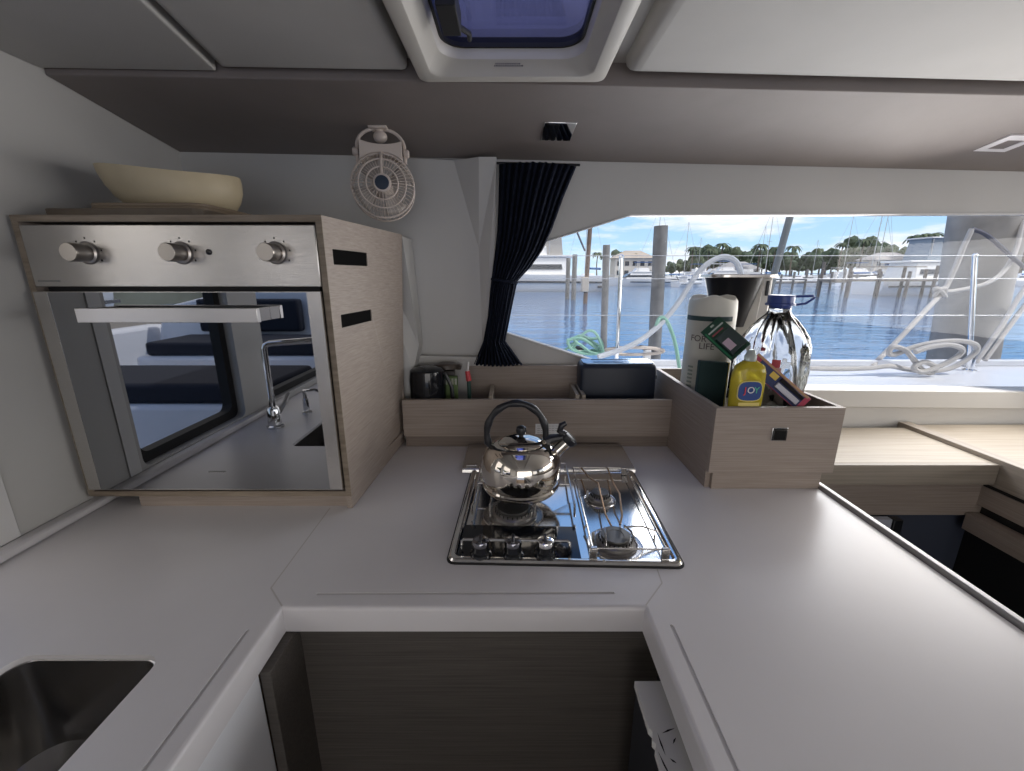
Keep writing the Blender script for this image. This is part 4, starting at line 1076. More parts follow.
def soffit_matrix(px, py):
    p = PP(px, py, SP0, SN); z = SN if SN.z < 0 else -SN
    x = Vector((1, .05, 0)); x = (x - z * x.dot(z)).normalized(); y = z.cross(x)
    return Matrix.Translation(p) @ Matrix((x, y, z)).transposed().to_4x4(), p
Ms, p = soffit_matrix(558, 131)
la = thing('push_latch', 'square chrome push latch on the taupe soffit above the curtain', 'latch', p)
mb = MB(); mb.box(-.045, .045, -.050, .050, -.004, .004, M=Ms); mb.build('plate', M_chrome, la, bevel=.002)
mb = MB(); mb.box(-.041, -.002, -.043, .043, .004, .0055, M=Ms); mb.build('button', M_blkgloss, la, bevel=.001)
Ms, p = soffit_matrix(1006, 141.5)
dl = thing('downlight', 'square white-framed downlight, switched off, at the right of the soffit', 'light', p)
def sq(u, v, t): return tuple(Ms @ Vector((u, v, t)))
mb = MB(); mb.prism(rrect(-.055, .055, -.055, .055, .003, 3), [rrect(-.027, .027, -.027, .027, .002, 3)], sq, -.002, .010); mb.build('frame', mat('light_white', (.8, .78, .80), .35), dl)
mb = MB(); mb.prism(rrect(-.058, .058, -.058, .058, .003, 3), [], sq, -.003, .0015); mb.build('gasket', M_seal, dl)
mb = MB(); mb.prism(rrect(-.027, .027, -.027, .027, .002, 3), [], sq, .0015, .004); mb.build('lens', mat('light_lens', (.30, .30, .31), .2), dl)

# ================================================================== SHELVES AND WELL AT THE RIGHT
sh = thing('side_shelf', 'pale oak shelf below the window, right of the wooden box', 'shelf', (1.18, 1.38, DECK - .07))
MB().box(.860, 1.488, 1.193, 1.50, DECK - .018, DECK).build('top_board', M_oak_shelf, sh, bevel=.001)
MB().box(.860, 1.488, 1.175, 1.193, DECK - .066, DECK + .0).build('front_board', wood('oak_edge_board', (.25, .215, .175), (.35, .305, .25), (1.2, 60, 80)), sh, bevel=.001)
sh2 = thing('saloon_table', 'pale oak panel beyond the raised batten at the far right', 'table', (2.0, .9, DECK - .07))
MB().box(1.532, 2.9, -.6, 1.535, DECK - .02, DECK).build('top_board', M_oak_shelf, sh2, bevel=.001)
MB().box(1.490, 1.532, -.6, 1.532, DECK - .075, DECK + .014).build('batten', wood('batten_oak', (.27, .23, .19), (.38, .33, .27), (40, 1.2, 40)), sh2, bevel=.002)
def bxs(name, args, m): return struct(MB().box(*args).build(name, m))
M_dgrey = mat('grey_laminate', (.30, .30, .31), .5)
bxs('trim_10', (.86, 1.60, 1.215, 1.235, -.755, DECK - .067), M_oak_x)
bxs('trim_11', (1.500, 1.515, -.6, 1.215, -.715, DECK - .090), M_oak_y)
bxs('trim_12', (1.503, 1.508, -.6, 1.215, DECK - .090, DECK - .076), M_blackm)
bxs('trim_13', (1.470, 1.515, -.6, 1.21, -.80, -.745), M_oak_y)
bxs('trim_14', (.862, .875, -.9, 1.21, -1.45, DECK - .05), M_dgrey)
bxs('trim_15', (.80, 1.90, 1.24, 1.26, -1.47, -.75), mat('navy_liner', (.05, .06, .09), .7))
bxs('trim_16', (1.52, 1.54, -.6, 1.24, -1.47, DECK - .10), M_blackm)
bnk = thing('berth_cushion', 'dark navy cushion down in the well right of the worktop', 'cushion', (1.2, .6, -1.3))
mb = MB(); mb.box(.90, 1.46, -.5, 1.18, -1.30, -1.12); mb.build('cushion', M_navyc, bnk, bevel=.03, seg=4)
MB().tube([(.905, -.45, -1.21), (.905, 1.17, -1.21), (1.455, 1.17, -1.21)], .006, 8).build('piping', M_navyc, bnk)
bxs('trim_17', (.90, 1.46, -.5, 1.18, -1.47, -1.30), M_white)
pst = thing('panel_post', 'dark upright post at the back of the well below the shelf', 'post', (1.05, 1.22, -1.12))
MB().box(1.22, 1.25, 1.185, 1.212, -1.47, -.757).build('post', M_black, pst, bevel=.002)
MB().box(.88, 1.218, 1.19, 1.21, -1.47, -.757).build('panel', mat('blue_grey_panel', (.42, .45, .52), .4), pst, bevel=.001)

# ================================================================== OUTSIDE
WZ = -2.20
def water_mat():
    m = bpy.data.materials.new('harbour_water'); m.use_nodes = True
    n = m.node_tree.nodes; l = m.node_tree.links; b = n['Principled BSDF']
    b.inputs['Base Color'].default_value = (.06, .14, .28, 1); b.inputs['Roughness'].default_value = .06; b.inputs['IOR'].default_value = 1.33
    tc = n.new('ShaderNodeTexCoord'); hs = []
    for sc, st, d in ((.35, (1, 2.6, 1), 3), (1.6, (1, 3.2, 1), 3), (6, (1, 2, 1), 2)):
        mp = n.new('ShaderNodeMapping'); mp.inputs['Scale'].default_value = st
        t = n.new('ShaderNodeTexNoise'); t.inputs['Scale'].default_value = sc; t.inputs['Detail'].default_value = d
        l.new(tc.outputs['Object'], mp.inputs[0]); l.new(mp.outputs[0], t.inputs['Vector']); hs.append(t)
    a = None
    for t, k in zip(hs, (.14, .035, .004)):
        x = n.new('ShaderNodeMath'); x.operation = 'MULTIPLY'; x.inputs[1].default_value = k; l.new(t.outputs['Fac'], x.inputs[0])
        if a is None: a = x
        else:
            y = n.new('ShaderNodeMath'); y.operation = 'ADD'; l.new(a.outputs[0], y.inputs[0]); l.new(x.outputs[0], y.inputs[1]); a = y
    bp = n.new('ShaderNodeBump'); bp.inputs['Strength'].default_value = .45; bp.inputs['Distance'].default_value = 1.0
    l.new(a.outputs[0], bp.inputs['Height']); l.new(bp.outputs[0], b.inputs['Normal'])
    return m
mb = MB(); mb.add([(-900, -600, WZ), (1200, -600, WZ), (1200, 1600, WZ), (-900, 1600, WZ)], [(0, 1, 2, 3)])
o = mb.build('water', water_mat(), recalc=False); struct(o)

M_tree = mat('tree_leaves', (.05, .075, .045), .8, noise=.5, nscale=.6)
M_tree2 = mat('tree_leaves_light', (.08, .105, .06), .8, noise=.5, nscale=.5)
M_bark = mat('bark', (.14, .11, .085), .9)
M_pile = mat('weathered_piling', (.20, .195, .185), .85, noise=.3, nscale=3, bump=.6, bscale=12, aniso=(1, 1, .12))
M_pileg = mat('big_piling_wood', (.33, .31, .285), .85, noise=.25, nscale=5, bump=.8, bscale=14, aniso=(1, 1, .12))
M_dock = wood('dock_planks', (.16, .14, .12), (.28, .25, .21), (.6, 6, 6))
M_boat = mat('boat_white', (.72, .73, .74), .3)
M_boatwin = mat('boat_window', (.03, .04, .055), .1)
M_blue = mat('canvas_blue', (.04, .12, .30), .8)
M_alum = mat('mast_aluminium', (.45, .46, .48), .4, .6)
M_rope = mat('white_rope', (.50, .48, .46), .8, bump=.8, bscale=120, aniso=(1, 1, 1))
M_ropeg = mat('green_rope', (.22, .40, .32), .7)
M_roped = mat('dark_rope', (.12, .12, .15), .8)

# --- the boat's own side deck outside the window
mb = MB(); mb.prism([(-3.2, 1.36), (-1.2, 1.545), (3.9, 1.80), (6.5, 1.85), (6.5, 2.60), (-3.2, 2.60)], [], ident, -.60, -.55)
mb.box(-3.2, 6.5, 2.56, 2.60, -.55, -.512); mb.box(-3.2, 6.5, 2.50, 2.60, WZ - .3, -.60)
struct(mb.build('side_deck', M_gel, bevel=.006))
def stanchion(px0, py0, px1, py1, label, Y=2.44):
    a, b = PY(px0, py0, Y), PY(px1, py1, Y); b = a + (b - a) * ((-.55 - a.z) / (b.z - a.z))
    t = thing('stanchion', label, 'stanchion', tuple(b))
    MB().tube([b, a], .0125, 12).build('tube', M_chrome, t)
    MB().ball(a, .015, 12).build('cap', M_chrome, t)
    MB().lathe([(0, 0), (.035, 0), (.035, .006), (.018, .012), (.016, .07), (.0, .07)], tuple(b), 20).build('base', M_chrome, t)
stanchion(975, 256, 969, 372, 'chrome stanchion on the side deck in front of the thick wooden piling')
stanchion(621.5, 257, 617, 352, 'chrome stanchion on the deck edge behind the toaster, left of the hose')
for y_, nm in ((256.5, 'uppermost'), (279.5, 'middle'), (316, 'lowest')):
    p = PY(975, y_, 2.44)
    o = MB().tube([(-3, 2.44, p.z + .004), (6.4, 2.44, p.z + .004)], .0017, 6).build('lifeline', M_alum)
    tag(o, 'thin steel guard wire across the window, %s of the three' % nm, 'guard wire', 'guard wires of the side deck')
# leaning grey pole
a, b = PY(791, 213, 2.52), PY(774, 275, 2.52); d = (b - a)
o = MB().tube([a - d * 2.5, a, b, a + d * ((-.56 - a.z) / d.z)], .019, 12).build('shroud_pole', mat('pole_grey', (.16, .18, .19), .5))
tag(o, 'grey leaning rigging pole rising behind the coffee maker', 'rigging')
def rope(name, pts, r, m, label, cat='rope', group=None, n=8):
    P = [Vector(p) for p in pts]; out = []
    for i in range(len(P) - 1):          # Catmull-Rom
        p0, p1, p2, p3 = P[max(i - 1, 0)], P[i], P[i + 1], P[min(i + 2, len(P) - 1)]
        for k in range(6):
            t = k / 6; out.append(.5 * ((2 * p1) + (p2 - p0) * t + (2 * p0 - 5 * p1 + 4 * p2 - p3) * t * t + (3 * p1 - p0 - 3 * p2 + p3) * t ** 3))
    out.append(P[-1])
    return tag(MB().tube(out, r, n).build(name, m), label, cat, group)
# big piling close to the boat with its mooring lines
PYL = 3.15
a, b = PY(988, 213, PYL), PY(962, 356, PYL)
d = (b - a); top = a - d * 1.3; bot = a + d * ((WZ - .3 - a.z) / d.z)
pts = [top.lerp(bot, i / 14) for i in range(15)]
mb = MB(); mb.tube(pts, [.205 - .022 * (i / 14) + .005 * sin(i * 1.7) for i in range(15)], 28)
tag(mb.build('piling', M_pileg), 'thick pale weathered piling close outside the window, wrapped by white mooring line', 'piling')
Y1 = 2.86
rope('mooring_line', [PY(972, 229, Y1), PY(964, 246, Y1), PY(955, 268, Y1), PY(944, 290, 2.84), PY(925, 311, 2.75), PY(898, 340, 2.66), PY(872, 366, 2.56)], .015, M_rope, 'white mooring line running down from the thick piling to the deck edge', group=None)
rope('mooring_line', [PY(936, 292, 2.83), PY(955, 291, 2.84), PY(985, 284, 2.84), PY(1003, 272, 2.86), PY(1015, 252, 2.90), PY(1022, 225, 2.95), PY(1024, 205, 2.98)], .014, M_rope, 'white mooring line curving across the front of the thick piling')
rope('mooring_line', [PY(972, 229, Y1), PY(985, 234, 2.84), PY(1000, 246, 2.84), PY(1018, 262, 2.86), PY(1050, 285, 2.9)], .013, M_roped, 'dark grey mooring line sloping down across the thick piling')
rope('mooring_line', [PY(1052, 262, 2.7), PY(1024, 290, 2.65), PY(1004, 322, 2.6), PY(976, 362, 2.52)], .014, M_rope, 'white double mooring line at right edge, upper strand')
rope('mooring_line', [PY(1056, 275, 2.7), PY(1030, 300, 2.65), PY(1008, 328, 2.6), PY(985, 360, 2.52)], .014, M_rope, 'white double mooring line at right edge, lower strand')
kn_ = []
for k in range(34):
    t = k / 33 * 2 * pi * 3; q = PY(940 + 5.5 * cos(t * 1.0 + .5), 292.5 + 4 * sin(t * 1.33), 2.82 + .02 * cos(t * .7)); kn_.append(q)
rope('rope_knot', kn_, .013, M_rope, 'white knot in the mooring line left of the thick piling', 'knot')
def dk(px, py, h=0.0):   # on the deck
    if py > 363: p = PZ(px, py, -.537 + h); return p
    return PY(px, py, 2.40)
coil = [(760, 367), (800, 368), (840, 369), (870, 368), (890, 366), (906, 369), (925, 371), (948, 369), (966, 360), (977, 350), (974, 344), (960, 341), (938, 342), (914, 347), (896, 354), (889, 353), (893, 347), (905, 350), (914, 360), (922, 370), (930, 373), (936, 368), (925, 362), (914, 367), (922, 372), (940, 366), (958, 356), (962, 349), (950, 345), (930, 347), (915, 352)]
cp = []
for i, (x, y) in enumerate(coil):
    p = PY(x, y, 2.36 - .004 * i if i > 4 else 2.30)
    if p.z < -.536: p = PZ(x, y, -.536)
    cp.append(p)
rope('rope_coil', cp, .014, M_rope, 'loose white rope coil lying on the white side deck near the stanchion')
rope('hose', [PY(598, 357, 2.35), PY(630, 346, 2.38), PY(655, 329, 2.42), PY(676, 306, 2.46), PY(693, 280, 2.5), (lambda p: p)(PY(706, 265, 2.5)), PY(722, 257, 2.5), PY(735, 261, 2.48), PY(741, 274, 2.46), PY(744, 300, 2.46), PY(746, 350, 2.46)], .016, mat('hose_white', (.42, .44, .47), .4), 'thick white hose arching up behind the paper towel roll', 'hose')
rope('green_line', [PY(655, 330, 2.42), PY(659, 319, 2.43), PY(665, 319, 2.43), PY(671, 330, 2.43), PY(676, 347, 2.42), PY(680, 372, 2.40)], .011, M_ropeg, 'thin green line looping over the white hose')
gr_ = []
rnd = random.Random(8)
for k in range(44):
    t = k * .55
    gr_.append(PY(585 + 15 * cos(t) + 4 * sin(t * .37) + rnd.uniform(-2, 2), 346 + 8 * sin(t * 1.04) - (3 if k % 7 == 3 else 0), 2.46 + .03 * sin(t * .5)))
rope('green_rope_coil', gr_, .009, M_ropeg, 'tangle of green rope hung on the guard wire behind the toaster', n=6)
rope('green_line', [PY(563, 352, 2.44), PY(576, 341, 2.44), PY(588, 331, 2.44), PY(597, 335, 2.44), PY(604, 354, 2.44)], .008, M_ropeg, 'short green line arched over the green rope tangle')
rp = []
for k in range(30):
    t = k * .62; rp.append(PY(634 + 27 * cos(t) + 3 * sin(t * .3), 351 + 3.6 * sin(t), 2.46 + .02 * sin(t)))
rope('rope_coil', rp, .009, mat('tan_rope', (.55, .48, .42), .8), 'flat coil of pale tan rope behind the toaster, right end', n=6)
for cx, cy, lab in ((580, 350, 'small black deck cleat at the left of the green rope'), (648, 350, 'small black deck cleat by the tan rope coil')):
    p = PY(cx, cy, 2.555)
    t = thing('cleat', lab, 'cleat', (p.x, 2.555, -.512))
    MB().box(p.x - .02, p.x + .02, 2.548, 2.588, -.512, p.z).build('foot', M_white, t, bevel=.004)
    MB().tube([(p.x - .052, 2.568, p.z + .022), (p.x - .02, 2.568, p.z + .010), (p.x + .02, 2.568, p.z + .006), (p.x + .05, 2.568, p.z - .010)], [.008, .015, .016, .010], 10).build('horn', M_black, t)

# --- pilings standing in the water
def piling(px, py, Y, r, label, lean=0, m=M_pile, px2=None, py2=None):
    a = PY(px, py, Y); bot = Vector((a.x + lean, Y, WZ - .5))
    if px2: b = PY(px2, py2, Y); bot = a + (b - a) * ((WZ - .5 - a.z) / (b.z - a.z))
    pts = [a.lerp(bot, i / 8) for i in range(9)]
    o = MB().tube(pts, [r * (1 + .04 * sin(i * 2.1)) for i in range(9)], 16).build('piling', m)
    return tag(o, label, 'piling')
piling(661, 226, 9.6, .145, 'tall grey square-topped piling left of the coffee maker', px2=655.5, py2=330)
piling(606.5, 245, 13.0, .105, 'slim grey piling above the toaster', px2=604, py2=330)
piling(568.5, 258, 40, .20, 'left thin piling of the pair in front of the white motor yacht')
piling(575, 254.5, 39, .22, 'right thin piling of the pair in front of the white motor yacht')
piling(590, 228, 34, .17, 'brown leaning mast-like post just right of the white motor yacht', px2=586, py2=290, m=mat('brown_post', (.16, .11, .085), .8))
p = PY(586, 284, 33.4); o = MB().box(p.x - .28, p.x + .28, 33.6, 34.3, PY(586, 292, 33.6).z, PY(586, 277, 33.6).z).build('dock_box', mat('dock_box_tan', (.45, .41, .36), .6), bevel=.05)
tag(o, 'pale dock box at the foot of the brown leaning post', 'dock box')
a = PY(574, 226, 34)
rope('rigging_line', [PY(570, 215, 34), PY(577, 232, 34), PY(585, 251, 33.9)], .07, M_roped, 'dark slanting line running to the brown leaning post')

# --- boats
def hull_mb(L, B, F, dz=0, draft=.4, bow_rake=.12, sheer=.25):
    mb = MB(); rings = []
    for i in range(13):
        u = i / 12; w = B / 2 * (min(1, .82 + u * .6) if u < .3 else (1 - max(0, (u - .3) / .7) ** 2.4)) + .03
        x = -L / 2 + u * L; f = F + sheer * u * u; xo = bow_rake * L * max(0, u - .6) / .4
        rings.append([(x, 0, -draft * (1 - u * .3)), (x, w * .75, -draft * .4), (x + xo * .5, w * .93, f * .35), (x + xo, w, f), (x + xo, 0, f + .04), (x + xo, -w, f), (x + xo * .5, -w * .93, f * .35), (x, -w * .75, -draft * .4)])
    return mb.loft(rings)
def cabin_mb(x0, x1, w, z0, z1, rf=.5, rb=.15, mb=None):
    mb = mb or MB(); t = .85
    return mb.hexa([(x0, -w, z0), (x1, -w, z0), (x1, w, z0), (x0, w, z0), (x0 + rb, -w * t, z1), (x1 - rf, -w * t, z1), (x1 - rf, w * t, z1), (x0 + rb, w * t, z1)])
def motorboat(name, label, L, fly=True, canvas=None, group=None, cat='motor boat'):
    t = thing(name, label, cat, (0, 0, 0), 0, group); k = L / 12
    hull_mb(L, L * .30, 1.15 * k, sheer=.5 * k).build('hull', M_boat, t)
    for s_ in (-1, 1):
        MB().hexa([(-L * .48, s_ * L * .148, .60 * k), (L * .16, s_ * L * .148, .64 * k), (L * .16, s_ * L * .1535, .64 * k), (-L * .48, s_ * L * .142, .60 * k), (-L * .48, s_ * L * .148, .74 * k), (L * .16, s_ * L * .148, .80 * k), (L * .16, s_ * L * .1535, .80 * k), (-L * .48, s_ * L * .142, .74 * k)]).build('hull_window_strip', M_boatwin, t)
    cabin_mb(-L * .28, L * .25, L * .115, 1.2 * k, 2.5 * k, 1.6 * k).build('deckhouse', M_boat, t, bevel=.06 * k)
    cabin_mb(-L * .25, L * .235, L * .1145, 1.62 * k, 2.25 * k, .85 * k, .1 * k).build('window_band', M_boatwin, t)
    if fly:
        MB().box(-L * .33, L * .12, -L * .11, L * .11, 2.5 * k, 2.64 * k).build('roof', M_boat, t, bevel=.04 * k)
        cabin_mb(-L * .16, L * .08, L * .08, 2.64 * k, 3.3 * k, .5 * k).build('flybridge', M_boat, t, bevel=.04 * k)
        MB().box(-L * .20, L * .05, -L * .09, L * .09, 4.3 * k, 4.4 * k).build('hard_top', canvas or M_boat, t, bevel=.02 * k)
        mb = MB()
        for x in (-L * .17, L * .03):
            for y in (-L * .08, L * .08): mb.tube([(x, y, 2.64 * k), (x - .1, y, 4.3 * k)], .035 * k, 6)
        mb.build('top_frame', M_alum, t)
    elif canvas:
        MB().box(-L * .36, -L * .08, -L * .12, L * .12, 2.8 * k, 2.92 * k).build('canvas_top', canvas, t, bevel=.03 * k)
        mb = MB()
        for x in (-L * .34, -L * .1):
            for y in (-L * .11, L * .11): mb.tube([(x, y, 1.1 * k), (x, y, 2.8 * k)], .03 * k, 6)
        mb.build('canvas_frame', M_alum, t)
    mb = MB()
    mb.tube([(L * .20, -L * .12, 1.9 * k), (L * .42, -L * .07, 2.0 * k), (L * .56, 0, 2.15 * k), (L * .42, L * .07, 2.0 * k), (L * .20, L * .12, 1.9 * k)], .025 * k, 6)
    for x, y in ((.28, -.10), (.42, -.07), (.42, .07), (.28, .10)): mb.tube([(L * x, L * y, 1.3 * k), (L * x, L * y, 1.98 * k)], .02 * k, 6)
    mb.build('bow_rail', M_alum, t)
    return t
def sailboat(name, label, L, H_, group=None, m=M_boat):
    t = thing(name, label, 'sailing boat', (0, 0, 0), 0, group)
    hull_mb(L, L * .3, 1.1, sheer=.35).build('hull', m, t)
    cabin_mb(-L * .15, L * .2, L * .09, 1.15, 1.7, .8).build('coachroof', M_boat, t, bevel=.05)
    MB().tube([(L * .08, 0, 1.1), (L * .08, 0, H_)], [.10, .07], 8).build('mast', M_alum, t)
    MB().tube([(L * .07, 0, 2.6), (-L * .32, 0, 2.5)], [.16, .2], 8).build('boom', M_blue, t)
    MB().tube([(L * .08, 0, H_), (L * .58, 0, 1.4)], .03, 5).build('forestay', M_alum, t)
    MB().tube([(L * .08, 0, H_), (-L * .48, 0, 1.2)], .025, 5).build('backstay', M_alum, t)
    mb = MB(); mb.tube([(L * .08, -.9, H_ * .55), (L * .08, .9, H_ * .55)], .035, 5); mb.build('spreader', M_alum, t)
    return t
def at_shore(px, Y): return (px - 512) / FPX * Y / 1.035
# white motor yacht at the left
y_ = motorboat('motor_yacht', 'large white motor yacht moored beyond the curtain at the left', 23)
put(y_, 1.2, 62, WZ, radians(178), (1, 1, .95))
mb = MB(); mb.hexa([(-5.9, -1.2, 4.8), (-3.0, -1.2, 4.8), (-3.0, 1.2, 4.8), (-5.9, 1.2, 4.8), (-5.6, -.9, 8.2), (-3.6, -.9, 8.2), (-3.6, .9, 8.2), (-5.6, .9, 8.2)])
mb.build('radar_tower', mat('tower_grey', (.35, .34, .33), .5), y_, bevel=.05)
MB().box(-11.8, -10.6, -3, 3, .5, .8).build('swim_platform', mat('platform_dark', (.08, .08, .09), .6), y_, bevel=.05)
# right: big flybridge yacht beyond the dock
y2 = motorboat('motor_yacht', 'tall white motor yacht with enclosed upper bridge beyond the right dock', 17)
put(y2, 49, 50, WZ, radians(4))
mb = MB(); cabin_mb(-3.3, 1.3, 1.45, 3.75, 6.1, .8, .2, mb); mb.build('bridge_enclosure', mat('clear_vinyl', (.22, .27, .33), .25), y2)
# dock at the right
dkx0, dkx1, dky = at_shore(826, 44), at_shore(985, 44), 44
dt = thing('dock', 'long wooden dock on dark pilings across the water at the right', 'dock', ((dkx0 + dkx1) / 2, dky, WZ))
MB().box(dkx0, dkx1, dky - .9, dky + .9, -.62, -.42).build('deck_planks', M_dock, dt)
rnd = random.Random(5)
k = 0; x = dkx0 + .3
while x < dkx1:
    h = rnd.choice((.35, .9, 1.3, .6))
    MB().tube([(x, dky - 1.0 * (1 if k % 2 else -1), WZ - .4), (x + rnd.uniform(-.1, .1), dky - 1.0 * (1 if k % 2 else -1), h)], .15, 8).build('piling', mat('dark_wet_piling', (.13, .12, .115), .85), dt)
    x += rnd.uniform(.9, 1.6); k += 1
MB().box(dkx0 + 3, dkx0 + 10, dky - .1, dky, .75, .85).build('handrail', M_dock, dt)
# second lower finger dock, further left
fx0, fx1 = at_shore(775, 70), at_shore(850, 70)
d2 = thing('dock', 'low finger dock further off with short pilings behind the water jug', 'dock', ((fx0 + fx1) / 2, 70, WZ))
MB().box(fx0, fx1, 69.2, 70.8, -1.2, -1.0).build('deck_planks', M_dock, d2)
for i in range(7): MB().tube([(fx0 + .5 + i * 2, 69, WZ - .4), (fx0 + .5 + i * 2, 69, .1 + (i % 3) * .4)], .18, 8).build('piling', M_pile, d2)

# far moored boats
protos = [motorboat('motor_boat', 'white flybridge motor boat', 13, True, None),
          motorboat('motor_boat', 'white motor boat with blue canvas', 10, False, M_blue),
          motorboat('motor_boat', 'small white cabin cruiser', 9, False, None),
          motorboat('motor_boat', 'white sport fisher', 14, True, M_blue)]
labs = ['white flybridge motor boat moored along the far shore', 'white motor boat with blue canvas top moored along the far shore',
        'small white cabin cruiser moored along the far shore', 'white motor boat with blue hard top moored along the far shore']
rnd = random.Random(12)
used = set()
for px in [638, 648, 659, 670, 681, 692, 701, 712, 722, 733, 743, 752, 764, 775, 784, 795, 805, 815, 826, 838, 849, 860, 872, 884, 897, 912, 1010, 1030]:
    q = rnd.choice((0, 1, 2, 3)); Y = rnd.uniform(82, 118)
    o = protos[q] if q not in used else copy_tree(protos[q]); used.add(q)
    if px == 638: Y = 92
    o['label'] = labs[q]; o['group'] = 'motor boats moored along the far shore'
    put(o, at_shore(px, Y), Y, WZ, rnd.uniform(-.5, .5) + (pi if rnd.random() < .5 else 0), rnd.uniform(.85, 1.1))
for q in range(4):
    if q not in used: put(protos[q], 300, 140, WZ)
sp_ = sailboat('sailing_boat', '', 12, 17)
first = True
for px, ty, Y in ((588, 180, 118), (652, 205, 100), (681, 222, 120), (757, 225, 150), (768, 205, 104), (846, 214, 128), (866, 200, 96), (873, 205, 110), (700, 238, 150), (810, 240, 150), (1016, 205, 90)):
    o = sp_ if first else copy_tree(sp_); first = False
    hgt = PY(px, ty, Y).z - WZ
    o['label'] = 'far sailing boat whose bare mast rises above the tree line'; o['group'] = 'sailing boats along the far shore'
    put(o, at_shore(px, Y), Y, WZ, rnd.uniform(-.3, .3) + (pi if rnd.random() < .5 else 0), (.9, .9, hgt / 17))

# far shore: low land, seawall, trees, palms, houses
mb = MB(); mb.add([(-60, 150, WZ - .2), (20, 150, WZ - .2), (520, 190, WZ - .2), (520, 400, WZ - .2), (-60, 400, WZ - .2), (-60, 150, -1.0), (20, 150, -1.0), (520, 190, -1.0), (520, 400, -.4), (-60, 400, -.4)],
                  [(0, 1, 6, 5), (1, 2, 7, 6), (2, 3, 8, 7), (3, 4, 9, 8), (4, 0, 5, 9), (5, 6, 7, 8, 9)])
struct(mb.build('far_shore', mat('shore_land', (.20, .20, .15), .9, noise=.3, nscale=.2)))
def blob_tree(name, label, m, seed, group):
    r = random.Random(seed); t = thing(name, label, 'tree', (0, 0, 0), 0, group); mb = MB()
    for k in range(9):
        a_ = r.uniform(0, 2 * pi); rr2 = r.uniform(0, 2.6); rad = r.uniform(1.5, 2.6); c0 = Vector((rr2 * cos(a_), rr2 * sin(a_), r.uniform(4.0, 8.5)))
        rings = []
        for i in range(7):
            ph = pi * (i + .15) / 6.3; rings.append([tuple(c0 + Vector((rad * sin(ph) * cos(b_), rad * sin(ph) * sin(b_), -rad * .8 * cos(ph))) * r.uniform(.82, 1.15)) for b_ in [2 * pi * j / 10 for j in range(10)]])
        mb.loft(rings)
    mb.build('crown', m, t, flat=True)
    MB().tube([(0, 0, 0), (.1, 0, 3), (0, .1, 6)], [.35, .28, .15], 7).build('trunk', M_bark, t)
    return t
def palm(label, H_, seed, group):
    r = random.Random(seed); t = thing('palm_tree', label, 'palm tree', (0, 0, 0), 0, group)
    MB().tube([(0, 0, 0), (.3, 0, H_ * .5), (.1, 0, H_)], [.28, .2, .16], 7).build('trunk', M_bark, t)
    mb = MB()
    for k in range(15):
        a_ = 2 * pi * k / 15 + r.uniform(-.15, .15); up = r.uniform(.2, 1.2); L = r.uniform(2.6, 3.4); rows = []
        for i in range(7):
            u = i / 6; rad = L * u * (1 - .18 * u); z = H_ + up * L * .5 * u - 2.1 * u * u * L * .45; w = .42 * sin(pi * min(1, u * .85 + .12))
            cx, cy = .1 + rad * cos(a_), rad * sin(a_); nx, ny = -sin(a_) * w, cos(a_) * w
            rows.append([(cx - nx, cy - ny, z - .25 * w), (cx, cy, z), (cx + nx, cy + ny, z - .25 * w)])
        mb.sheet(rows)
    mb.build('fronds', M_tree2, t, recalc=False, flat=True)
    return t
G1, G2, G3 = 'broad trees on the far shore', 'lighter trees on the far shore', 'palms on the far shore'
tp_ = [blob_tree('tree', 'dark green broad tree in the line along the far shore', M_tree, 1, G1), blob_tree('tree', 'lighter green bushy tree in the line along the far shore', M_tree2, 2, G2),
       blob_tree('tree', 'dark green broad tree in the line along the far shore', M_tree, 3, G1)]
pl_ = [palm('tall palm standing above the tree line of the far shore', 11, 1, G3), palm('tall palm standing above the tree line of the far shore', 9, 2, G3)]
rnd = random.Random(3); first = set()
px = 618
while px < 1100:
    q = rnd.randrange(3); Y = rnd.uniform(155, 185) + (px - 560) * .05
    o = tp_[q] if q not in first else copy_tree(tp_[q]); first.add(q)
    tgt = 246 + 6 * sin(px * .05) + rnd.uniform(-3, 4) + (6 if 690 > px > 610 else 0) - (5 if px > 850 else 0)
    hh_ = PY(px, tgt, Y).z - (-1.0)
    sc2 = hh_ / 10.5
    put(o, at_shore(px, Y), Y, -1.1, rnd.uniform(0, 6), (sc2 * rnd.uniform(.6, .95), sc2 * .8, sc2))
    px += rnd.uniform(5, 8)
fp = set()
for px, ty in ((597, 250), (603, 254), (632, 251), (659, 247), (690, 244), (706, 246), (720, 240), (757, 241), (771, 244), (790, 243), (838, 240), (858, 236), (905, 233), (912, 231), (922, 229), (948, 232), (1018, 228)):
    q = rnd.randrange(2); Y = rnd.uniform(146, 158)
    o = pl_[q] if q not in fp else copy_tree(pl_[q]); fp.add(q)
    hh_ = PY(px, ty, Y).z + 1.0; s_ = hh_ / (12 if q == 0 else 10)
    put(o, at_shore(px, Y), Y, -1.05, rnd.uniform(0, 6), s_)
